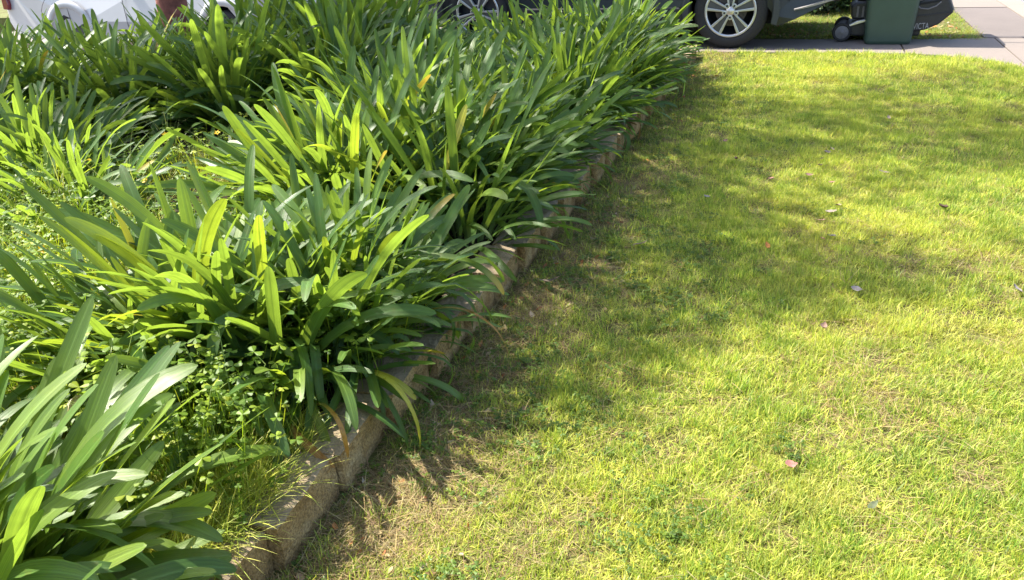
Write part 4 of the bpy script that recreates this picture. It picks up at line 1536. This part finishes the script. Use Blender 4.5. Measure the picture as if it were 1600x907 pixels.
    for cx in (-2.70, 0.0):
        alloy_wheel(root, cx, 0.012, rr, rr, 0.250, -1, spin=90 if cx == 0 else 62)
        alloy_wheel(root, cx, 1.828, rr, rr, 0.250, 1)
    return root


M['skid'] = simple('satin_silver_plastic', (0.30, 0.28, 0.27), rough=0.45, var=0.1)
M['suv_trim'] = simple('slate_grey_trim', (0.040, 0.045, 0.053), rough=0.45, var=0.1, scale=60)
make_suv()


def make_white_car():
    # rear on the left; the driveway falls away to this side
    root = empty('white_car', W(8.9, -9.50, -0.197), YAW, 'white car parked beyond the far bedding plants with a red tail light', 'car')
    rr, cz = 0.285, 0.295
    poly = [(-1.22, 0.42), (-1.12, 0.26), (-0.42, 0.20)] + arc(0, cz, 0.335, 195, -15, 16) + [(0.45, 0.19), (2.10, 0.19)] + arc(2.55, cz, 0.335, 195, -15, 16) + \
           [(3.0, 0.20), (3.25, 0.28), (3.33, 0.45), (3.28, 0.66), (3.0, 0.80), (2.3, 0.90), (1.6, 0.95), (-0.9, 0.98), (-1.18, 0.93), (-1.25, 0.70)]

    def tuck(x, z):
        t = 0.01
        if z < 0.40: t += (0.40 - z) * 0.2
        if z > 0.62: t += (z - 0.62) * 0.2
        if x < -0.75: t += (x + 0.75) ** 2 * 0.6
        if x > 2.8: t += (x - 2.8) ** 2 * 0.8
        return t
    bm = bmesh.new()
    body_shell(bm, poly, 1.70, tuck)
    bm_obj('body', bm, M['white_paint'], root, bevel=0.02, seg=3)
    bm = bmesh.new()
    cab = [(-1.12, 0.93), (-0.85, 1.40), (-0.3, 1.50), (0.8, 1.50), (1.35, 1.42), (2.15, 0.88)]
    body_shell(bm, cab, 1.70, lambda x, z: 0.08 + (z - 0.9) * 0.34)
    bm_obj('cabin', bm, M['white_paint'], root, bevel=0.03)
    for xs in ([(-0.85, 0.98), (-0.68, 1.36), (-0.05, 1.42), (0.0, 0.98)], [(0.06, 0.98), (0.04, 1.42), (0.85, 1.42), (0.95, 0.98)], [(1.02, 0.98), (0.92, 1.41), (1.3, 1.36), (1.85, 0.98)]):
        bm = bmesh.new()
        for (x, z) in xs: bm.verts.new((x, 0.08 + (z - 0.9) * 0.34 - 0.006, z))
        bm.verts.ensure_lookup_table()
        bm.faces.new(bm.verts)
        bmesh.ops.solidify(bm, geom=bm.faces[:], thickness=0.004)
        bm_obj('window', bm, M['glass'], root)
    for cx in (0, 2.55):
        bm = bmesh.new()
        p = arc(cx, cz, 0.332, 198, -18, 20)
        a_ = [bm.verts.new((x, 0.05, z)) for x, z in p]
        b_ = [bm.verts.new((x, 0.55, z)) for x, z in p]
        for i in range(len(p) - 1): bm.faces.new((a_[i], a_[i + 1], b_[i + 1], b_[i]))
        bm.faces.new(b_)
        bm_obj('wheel_well', bm, M['seam'], root)
        # rolled flare round the arch: a shallow crescent swelling from the side
        bm = bmesh.new()
        nn = 26
        rings = []
        for (rad, y) in ((0.330, 0.02), (0.332, 0.000), (0.350, -0.005), (0.385, -0.004), (0.420, 0.003), (0.428, 0.02)):
            rings.append([bm.verts.new((cx + rad * math.cos(R(196 - 212 * i / nn)), y, cz + rad * math.sin(R(196 - 212 * i / nn)))) for i in range(nn + 1)])
        for k in range(5):
            for i in range(nn):
                bm.faces.new((rings[k][i], rings[k][i + 1], rings[k + 1][i + 1], rings[k + 1][i]))
        bm_obj('arch_flare', bm, M['white_paint'], root, smooth=True)
        for y, fc in ((0.02, -1), (1.68, 1)):
            wh = empty('wheel', (cx, y, rr)); wh.parent = root
            if fc > 0: wh.rotation_euler = (0, 0, PI)
            bm = bmesh.new()
            lathe(bm, [(0.19, 0.02), (0.20, 0.0), (0.255, 0.0), (rr, 0.04), (rr, 0.15), (0.25, 0.18), (0.19, 0.18)], 40)
            bm_obj('tyre', bm, M['tyre'], wh, smooth=True)
            bm = bmesh.new()
            lathe(bm, [(0.195, 0.01), (0.18, 0.005), (0.16, 0.03), (0.06, 0.015), (0.0, 0.012)], 32)
            bm_obj('rim', bm, M['alloy_dark'], wh, smooth=True)
    # bumper seam: falls from the light to the arch
    bm = bmesh.new()
    seam = [(-0.34, 0.74), (-0.40, 0.66), (-0.44, 0.58), (-0.425, 0.55), (-0.36, 0.515), (-0.31, 0.49)]
    tube(bm, [(x, tuck(x, z) - 0.001, z) for x, z in seam], 0.0045, n=6)
    bm_obj('bumper_seam', bm, M['mower_grey'], root)
    bm = bmesh.new()
    prism(bm, [(-1.235, 0.60), (-1.14, 0.59), (-1.12, 0.66), (-1.16, 0.92), (-1.21, 0.92)], 0.10, 0.45)
    bm_obj('tail_light', bm, M['red_lens'], root, bevel=0.012)
    bm = bmesh.new()
    prism(bm, [(-1.235, 0.60), (-1.14, 0.59), (-1.12, 0.66), (-1.16, 0.92), (-1.21, 0.92)], 1.25, 1.60)
    bm_obj('tail_light', bm, M['red_lens'], root, bevel=0.012)
    for x in (0.03, 1.0):
        bm = bmesh.new()
        box(bm, (x, 0.014, 0.62), (0.006, 0.008, 0.50))
        bm_obj('door_gap', bm, M['mower_grey'], root)
        bm = bmesh.new()
        box(bm, (x + 0.16, 0.04, 0.82), (0.18, 0.03, 0.03))
        bm_obj('door_handle', bm, M['white_paint'], root, bevel=0.01)
    bm = bmesh.new()
    box(bm, (1.05, 0.85, 0.25), (3.9, 1.2, 0.10))
    bm_obj('underbody', bm, M['seam'], root)


make_white_car()

# ------------------------------------------------------------------ wheelie bin
def make_bin():
    c = (W(8.90, 0.0) * 0) + Vector((3.828, 8.077, 0.006))
    root = empty('wheelie_bin', c, YAW, 'dark green wheelie bin standing on the driveway in front of the mower', 'bin')
    # x across, y away; near face at y=0; tapering to the foot
    bm = bmesh.new()
    secs = []
    for z, wx, y0, y1 in ((0.0, 0.405, 0.02, 0.50), (0.03, 0.425, 0.008, 0.52), (0.5, 0.475, -0.015, 0.58), (0.88, 0.515, -0.035, 0.63), (0.93, 0.52, -0.04, 0.64)):
        ring = []
        r0 = 0.045
        for (sx, yy, a0) in ((1, y0, -90), (1, y1, 0), (-1, y1, 90), (-1, y0, 180)):
            for k in range(5):
                t = R(a0 + 22.5 * k)
                cx = sx * (wx / 2 - r0); cy = yy + (r0 if yy == y0 else -r0)
                ring.append(bm.verts.new((cx + r0 * math.cos(t), cy + r0 * math.sin(t), z)))
        secs.append(ring)
    for k in range(len(secs) - 1):
        n = len(secs[k])
        for i in range(n):
            bm.faces.new((secs[k][i], secs[k][(i + 1) % n], secs[k + 1][(i + 1) % n], secs[k + 1][i]))
    bm.faces.new(secs[0][::-1])
    bm.faces.new(secs[-1])
    bm_obj('body', bm, M['bin_green'], root, bevel=0.008)
    bm = bmesh.new()
    box(bm, (0, 0.30, 0.935), (0.565, 0.735, 0.05))
    bm_obj('rim_collar', bm, M['bin_green'], root, bevel=0.015)
    bm = bmesh.new()
    prism(bm, [(-0.09, 0.962), (0.70, 0.962), (0.70, 1.01), (0.5, 1.06), (0.1, 1.05), (-0.09, 0.99)], -0.285, 0.285)
    bmesh.ops.transform(bm, matrix=Matrix.Rotation(PI / 2, 4, 'Z'), verts=bm.verts)
    bm_obj('lid', bm, M['bin_green'], root, bevel=0.02)
    bm = bmesh.new()
    tube(bm, [(-0.22, 0.74, 0.97), (0.22, 0.74, 0.97)], 0.016, n=10)
    bm_obj('handle', bm, M['bin_green'], root)
    for sx in (-1, 1):
        wh = empty('wheel', (sx * 0.235, 0.53, 0.10)); wh.parent = root
        wh.rotation_euler = (0, 0, PI / 2)
        bm = bmesh.new()
        lathe(bm, [(0.065, -0.022), (0.095, -0.025), (0.10, -0.01), (0.10, 0.01), (0.095, 0.025), (0.065, 0.022)], 28)
        bm_obj('tyre', bm, M['tyre'], wh, smooth=True)
        bm = bmesh.new()
        lathe(bm, [(0.0, -0.02), (0.066, -0.018), (0.066, 0.018), (0.0, 0.02)], 24)
        bm_obj('rim', bm, M['mower_black'], wh)
    bm = bmesh.new()
    tube(bm, [(-0.24, 0.53, 0.10), (0.24, 0.53, 0.10)], 0.011, n=10)
    bm_obj('axle', bm, M['steel'], root)


make_bin()


# ------------------------------------------------------------------ lawn mower
def make_mower():
    root = empty('lawn_mower', Vector((3.60, 8.33, 0.006)) - V_ * 0.125, YAW, 'black petrol lawn mower with a large grass catcher behind the green bin', 'lawn mower')
    # x to the right (handle and catcher end), y away
    def wheel(x, y, r):
        wh = empty('wheel', (x, y, r)); wh.parent = root
        bm = bmesh.new()
        lathe(bm, [(r * 0.70, 0.004), (r * 0.78, -0.004), (r * 0.95, 0.0), (r, 0.012), (r, 0.044), (r * 0.95, 0.052), (r * 0.7, 0.05)], 36)
        bm_obj('tyre', bm, M['tyre'], wh, smooth=True)
        bm = bmesh.new()
        lathe(bm, [(r * 0.72, 0.010), (r * 0.66, 0.002), (r * 0.30, 0.008), (r * 0.22, -0.004), (0.0, -0.006)], 30)
        bm_obj('rim', bm, M['mower_grey'], wh, smooth=True)
    wheel(0.0, 0.0, 0.092)
    wheel(0.03, 0.44, 0.092)
    wheel(0.56, -0.02, 0.10)
    wheel(0.56, 0.46, 0.10)
    bm = bmesh.new()      # deck
    prism(bm, [(0.03, 0.05), (0.72, 0.05), (0.74, 0.16), (0.66, 0.19), (0.16, 0.185), (0.06, 0.16)], 0.055, 0.43)
    bm_obj('deck', bm, M['mower_black'], root, bevel=0.015)
    bm = bmesh.new()
    prism(bm, [(0.06, 0.145), (0.22, 0.195), (0.22, 0.215), (0.13, 0.20), (0.06, 0.16)], 0.02, 0.09)
    bm_obj('height_lever', bm, M['alloy'], root, bevel=0.004)
    bm = bmesh.new()      # engine
    prism(bm, [(0.08, 0.205), (0.46, 0.19), (0.50, 0.33), (0.42, 0.38), (0.12, 0.375), (0.06, 0.33)], 0.10, 0.40)
    bm_obj('engine', bm, M['mower_black'], root, bevel=0.02)
    bm = bmesh.new()
    for k in range(5):
        box(bm, (0.13 + 0.05 * k, 0.097, 0.28), (0.018, 0.012, 0.10))
    o = bm_obj('cooling_fins', bm, M['mower_grey'], root)
    bm = bmesh.new()
    prism(bm, [(0.11, 0.378), (0.41, 0.382), (0.36, 0.41), (0.16, 0.405)], 0.14, 0.36)
    bm_obj('engine_cover', bm, M['mower_black'], root, bevel=0.015)
    # catcher
    def CT(p): return [(x * 0.955, z * 0.76) for x, z in p]
    cat = [(0.52, 0.10), (0.62, 0.115), (0.80, 0.16), (0.91, 0.225), (1.02, 0.36), (1.03, 0.385), (0.965, 0.56), (0.74, 0.53), (0.62, 0.45), (0.52, 0.42)]
    bm = bmesh.new()
    prism(bm, CT(cat), -0.02, 0.44)
    bm_obj('catcher', bm, M['mower_black'], root, bevel=0.018, seg=3)
    bm = bmesh.new()     # ridge round the middle
    pts = [(0.53, 0.300), (0.80, 0.335), (1.02, 0.372), (1.02, 0.388), (0.80, 0.352), (0.53, 0.318)]
    prism(bm, CT(pts), -0.030, 0.45)
    bm_obj('catcher_rim', bm, M['mower_black'], root, bevel=0.004)
    bm = bmesh.new()     # grey lid edge up the back
    prism(bm, CT([(1.022, 0.40), (1.036, 0.40), (0.975, 0.575), (0.955, 0.575)]), -0.012, 0.432)
    bm_obj('catcher_edge', bm, M['mower_grey'], root, bevel=0.004)
    bm = bmesh.new()     # raised top lip
    prism(bm, CT([(0.66, 0.505), (0.95, 0.562), (0.945, 0.59), (0.70, 0.55)]), -0.012, 0.432)
    bm_obj('catcher_lip', bm, M['mower_grey'], root, bevel=0.006)
    bm = bmesh.new()     # vent: recess built as a dark slot with a bowed lower lip
    prism(bm, CT([(0.685, 0.485), (0.90, 0.532), (0.895, 0.505), (0.70, 0.462)]), -0.024, -0.012)
    bm_obj('vent_slot', bm, M['seam'], root)
    bm = bmesh.new()
    tube(bm, [(x * 0.955, y, z * 0.76) for x, y, z in [(0.68, -0.022, 0.462), (0.72, -0.026, 0.425), (0.79, -0.027, 0.418), (0.86, -0.026, 0.455), (0.90, -0.022, 0.505)]], 0.007, n=6)
    bm_obj('vent_lip', bm, M['mower_grey'], root)
    # lettering on the catcher side
    cu = bpy.data.curves.new('lettering', 'FONT')
    cu.body = 'VICTA'
    cu.size = 0.082
    cu.extrude = 0.0015
    cu.space_character = 1.0
    cu.materials.append(M['lettering'])
    tmp = bpy.data.objects.new('lettering', cu)
    me = bpy.data.meshes.new_from_object(tmp)
    bpy.data.objects.remove(tmp)
    me.name = 'lettering'
    tx = link('lettering', me, root)
    tx.scale = (0.60, 1, 1)
    tx.location = (0.648, -0.0225, 0.126)
    tx.rotation_euler = (PI / 2, -R(3), 0)
    # handle with its yellow green sleeve
    for y in (0.04, 0.38):
        bm = bmesh.new()
        tube(bm, [(0.60, y, 0.14), (0.74, y, 0.55), (0.98, y, 0.98)], 0.012, n=10)
        bm_obj('handle_bar', bm, M['mower_black'], root, smooth=True)
    bm = bmesh.new()
    tube(bm, [(0.98, 0.04, 0.98), (1.0, 0.21, 0.99), (0.98, 0.38, 0.98)], 0.014, n=10)
    bm_obj('grip', bm, M['mower_black'], root, smooth=True)
    bm = bmesh.new()
    tube(bm, [(0.56, -0.045, 0.44), (0.60, -0.04, 0.50), (0.64, -0.03, 0.58), (0.70, -0.02, 0.68)], [0.017, 0.019, 0.019, 0.016], n=10)
    bm_obj('cord', bm, M['yellow_tape'], root, smooth=True)


make_mower()


# ------------------------------------------------------------------ hedge beyond the verge
def leafy(n, centres, size, seed, mat, pal):
    """many small leaves in the volume of several ellipsoids (cx, cy, cz, rx, ry, rz)"""
    r = np.random.default_rng(seed)
    vs = np.zeros((n * 4, 3)); cs = np.ones((n * 4, 4))
    vol = np.array([c[3] * c[4] * c[5] for c in centres]); vol = vol / vol.sum()
    pick = r.choice(len(centres), n, p=vol)
    C = np.array(centres)[pick]
    d = r.normal(size=(n, 3)); d /= np.linalg.norm(d, axis=1)[:, None]
    q = r.random(n) ** (1 / 2.2)
    P = C[:, :3] + d * q[:, None] * C[:, 3:6]
    t = r.normal(size=(n, 3)); t[:, 2] *= 0.6; t /= np.linalg.norm(t, axis=1)[:, None]
    s = np.cross(t, r.normal(size=(n, 3))); s /= np.linalg.norm(s, axis=1)[:, None]
    L = size * r.uniform(0.6, 1.3, n)[:, None]
    vs[0::4] = P; vs[1::4] = P + t * L * 0.5 + s * L * 0.24; vs[2::4] = P + t * L; vs[3::4] = P + t * L * 0.5 - s * L * 0.24
    pc = np.array(pal)[r.integers(0, len(pal), n)] * r.uniform(0.8, 1.2, n)[:, None]
    for k in range(4): cs[k::4, :3] = pc
    f = np.arange(n * 4).reshape(-1, 4)
    return mesh_np('foliage', vs, f, mat, col=cs)


M['hedge_leaf'] = blade_mat('hedge_leaves', tfac=0.3, rough=0.4, spec=0.5)
M['twig'] = simple('brown_twigs', (0.10, 0.07, 0.05), rough=0.9, var=0.3, bump=0.4)
HP = [(0.04, 0.085, 0.025), (0.06, 0.11, 0.03), (0.09, 0.15, 0.04), (0.03, 0.06, 0.02)]
for k, (b, hgt, lab) in enumerate([(-1.5, 1.5, 'dense dark green shrub behind the dark car'),
                                   (0.25, 1.6, 'dense dark green shrub between the dark car and the green bin'),
                                   (-3.3, 1.7, 'dense dark green shrub behind the front of the dark car')]):
    p = W(11.55, b, 0)
    root = empty('shrub', p, YAW, lab, 'shrub', 'shrubs beyond the verge')
    cs_ = [(random.uniform(-.75, .75), random.uniform(-.35, .35), random.uniform(0.12, hgt - 0.35), random.uniform(.3, .5), random.uniform(.3, .42), random.uniform(.22, .4)) for _ in range(22)]
    cs_ += [(x, random.uniform(-.45, -.25), 0.16, 0.32, 0.3, 0.2) for x in (-.8, -.4, 0, .4, .8)]
    o = link('crown', leafy(9000, cs_, 0.075, 700 + k, M['hedge_leaf'], HP), root)
    bm = bmesh.new()
    for j in range(9):
        az = random.uniform(0, 6.28)
        tube(bm, [(random.uniform(-.4, .4), random.uniform(-.15, .15), -0.02), (math.cos(az) * .35, math.sin(az) * .2, hgt * .45), (math.cos(az) * .7, math.sin(az) * .35, hgt * .8)], [0.025, 0.018, 0.008], n=6)
    bm_obj('stem', bm, M['twig'], root)


# ------------------------------------------------------------------ tree: red brown trunk behind the bed, crown overhead
def make_tree():
    base = Vector((-3.42, 8.95, -0.02))
    root = empty('tree', base, 0, 'tree with a red brown trunk between the bedding plants and the white car', 'tree')
    bm = bmesh.new()
    top = Vector((0.18, -0.25, 3.0))
    prof = [(Vector((0.0, 0, -0.25)), 0.22), (Vector((0, 0, 0.1)), 0.18), (Vector((0.02, -0.02, 0.8)), 0.150), (Vector((0.08, -0.1, 1.8)), 0.135), (top, 0.12)]
    tube(bm, [p for p, _ in prof], [q for _, q in prof], n=18)
    for v in bm.verts:
        k = 1 + 0.10 * noise.noise(v.co * 9) + 0.06 * noise.noise(v.co * 25)
        v.co.x *= k; v.co.y *= k
    bm_obj('trunk', bm, M['bark'], root, smooth=True)
    # clumps of the crown; each shades the ground along the sun's direction
    k = sdir / sdir.z
    shade = [  # ground x, y, radius, height of the clump, leaf share
        (1.37, 4.70, .38, 4.6, 1.0), (1.70, 4.95, .34, 4.9, .8), (1.25, 5.35, .35, 5.2, .6), (1.1, 4.4, .25, 4.8, .8), (2.3, 5.3, .36, 5.4, .7), (2.9, 5.35, .36, 5.2, .7), (3.4, 5.3, .38, 5.6, .65),
        (2.55, 4.35, .25, 5.1, .5), (3.0, 4.30, .32, 5.5, .7), (3.5, 4.4, .34, 4.9, .7), (3.2, 4.75, .3, 5.0, .6), (2.1, 4.7, .22, 5.2, .5), (3.9, 4.9, .4, 5.2, .6), (2.9, 6.0, .3, 5.9, .35), (3.9, 5.8, .4, 5.6, .4),
        (0.75, 3.55, .36, 4.4, .85), (1.05, 3.22, .34, 4.7, .85), (0.62, 3.05, .32, 5.0, .8), (1.02, 2.85, .26, 4.4, .75), (1.32, 3.02, .26, 4.8, .6), (1.38, 3.45, .22, 4.6, .6),
        (1.52, 2.85, .18, 4.9, .45), (0.5, 2.62, .24, 4.5, .75), (0.78, 2.58, .2, 4.7, .5), (0.42, 3.95, .28, 5.1, .6), (0.92, 4.0, .26, 4.8, .5), (1.75, 3.3, .16, 4.8, .35),
        # thin outer twigs: broad broken shade over the far half of the lawn
        (2.05, 4.05, .36, 5.6, .45), (2.7, 4.7, .5, 5.8, .60), (3.4, 5.0, .55, 5.9, .60), (2.2, 5.6, .5, 5.7, .55), (3.0, 6.1, .55, 6.1, .45), (3.9, 6.4, .6, 6.0, .40),
        (1.95, 4.75, .36, 5.4, .55), (1.15, 4.0, .40, 5.7, .60), (1.7, 6.1, .5, 6.0, .35), (3.5, 4.3, .45, 5.5, .55), (1.5, 3.1, .30, 5.6, .45), (1.75, 2.9, .28, 5.3, .40), (2.3, 3.15, .3, 5.6, .25),
        (1.2, 2.75, .22, 5.5, .45), (0.9, 3.6, .35, 5.8, .5), (0.2, 3.3, .3, 5.5, .45), (0.55, 4.5, .35, 5.6, .5), (1.0, 5.2, .4, 5.9, .45), (1.35, 3.75, .25, 5.2, .45),
        # beside the wall, up to the edge of the sunlit grass
        (0.15, 2.30, .22, 4.5, .8), (0.42, 2.42, .2, 4.8, .7), (0.05, 2.75, .25, 4.4, .7), (0.35, 2.75, .25, 5.0, .6), (-0.05, 2.0, .15, 4.6, .5), (0.30, 2.10, .13, 4.7, .5),
        # over the far and left part of the bed
        (-3.1, 5.4, .5, 4.3, 1.70), (-2.35, 5.35, .5, 4.4, 1.87), (-1.65, 5.35, .5, 4.6, 1.87), (-1.0, 5.4, .45, 4.2, 1.70), (-0.4, 5.35, .4, 4.9, 0.84),
        (-3.0, 6.5, .5, 4.7, 1.53), (-2.2, 6.4, .5, 4.9, 1.70), (-1.4, 6.4, .5, 4.7, 1.70), (-0.6, 6.4, .45, 5.0, 0.96), (0.1, 6.6, .4, 5.4, 0.84), (0.6, 5.9, .35, 5.0, 0.60),
        (-2.9, 4.7, .35, 4.5, 1.02), (-2.0, 4.6, .38, 4.6, 1.36), (-1.4, 4.6, .3, 4.4, 1.19), (-0.2, 7.4, .4, 5.0, 0.72), (1.0, 6.6, .35, 5.2, 0.60), (-1.2, 7.2, .5, 5.2, 1.36), (-2.2, 7.3, .5, 5.3, 1.36)]
    cl = []
    ctr = Vector((0, 0, 0))
    bm = bmesh.new()
    for (x, y, r, z, den) in shade:
        c = Vector((x, y, 0)) + k * z - base
        c.z = z
        rk = 1.08 if x > 0 else 0.95
        cl.append((c.x, c.y, c.z, r * rk, r * rk, r * rk * 0.68, den, x))
        st = top + Vector((random.uniform(-.05, .05), random.uniform(-.05, .05), random.uniform(-.6, 0)))
        mid = st.lerp(c, 0.5) + Vector((random.uniform(-.2, .2), random.uniform(-.2, .2), 0.15))
        tube(bm, [st, mid, c], [0.045, 0.028, 0.008], n=6)
    bm_obj('limb', bm, M['bark'], root, smooth=True)
    r = np.random.default_rng(5)
    # leaves: number from the clump's size and density
    V_all, F_all, UV = [], [], []
    o0 = 0
    for (x, y, z, rx, ry, rz, den, ground_x) in cl:
        den = den * (0.72 if ground_x > 0 else 1.0)
        n = int(800 * den * (rx / 0.45) ** 2)
        d = r.normal(size=(n, 3)); d /= np.linalg.norm(d, axis=1)[:, None]
        q = r.random(n) ** (1 / 2.4)
        P = np.array([x, y, z]) + d * q[:, None] * np.array([rx, ry, rz])
        t = r.normal(size=(n, 3)); t /= np.linalg.norm(t, axis=1)[:, None]
        s = np.cross(t, r.normal(size=(n, 3))); s /= np.linalg.norm(s, axis=1)[:, None]
        L = r.uniform(0.06, 0.12, n)[:, None]
        v = np.zeros((n * 4, 3))
        v[0::4] = P; v[1::4] = P + t * L * .5 + s * L * .22; v[2::4] = P + t * L; v[3::4] = P + t * L * .5 - s * L * .22
        V_all.append(v); F_all.append(np.arange(n * 4).reshape(-1, 4) + o0); o0 += n * 4
        u = np.zeros((n * 4, 2)); u[0::4] = (.5, .3); u[1::4] = (.9, .6); u[2::4] = (.5, .9); u[3::4] = (.1, .6)
        UV.append(u)
    me = mesh_np('crown', np.concatenate(V_all), np.concatenate(F_all), M['tree_leaf'], uv=np.concatenate(UV))
    link('crown', me, root)
    print('tree leaves', o0 // 4)


make_tree()
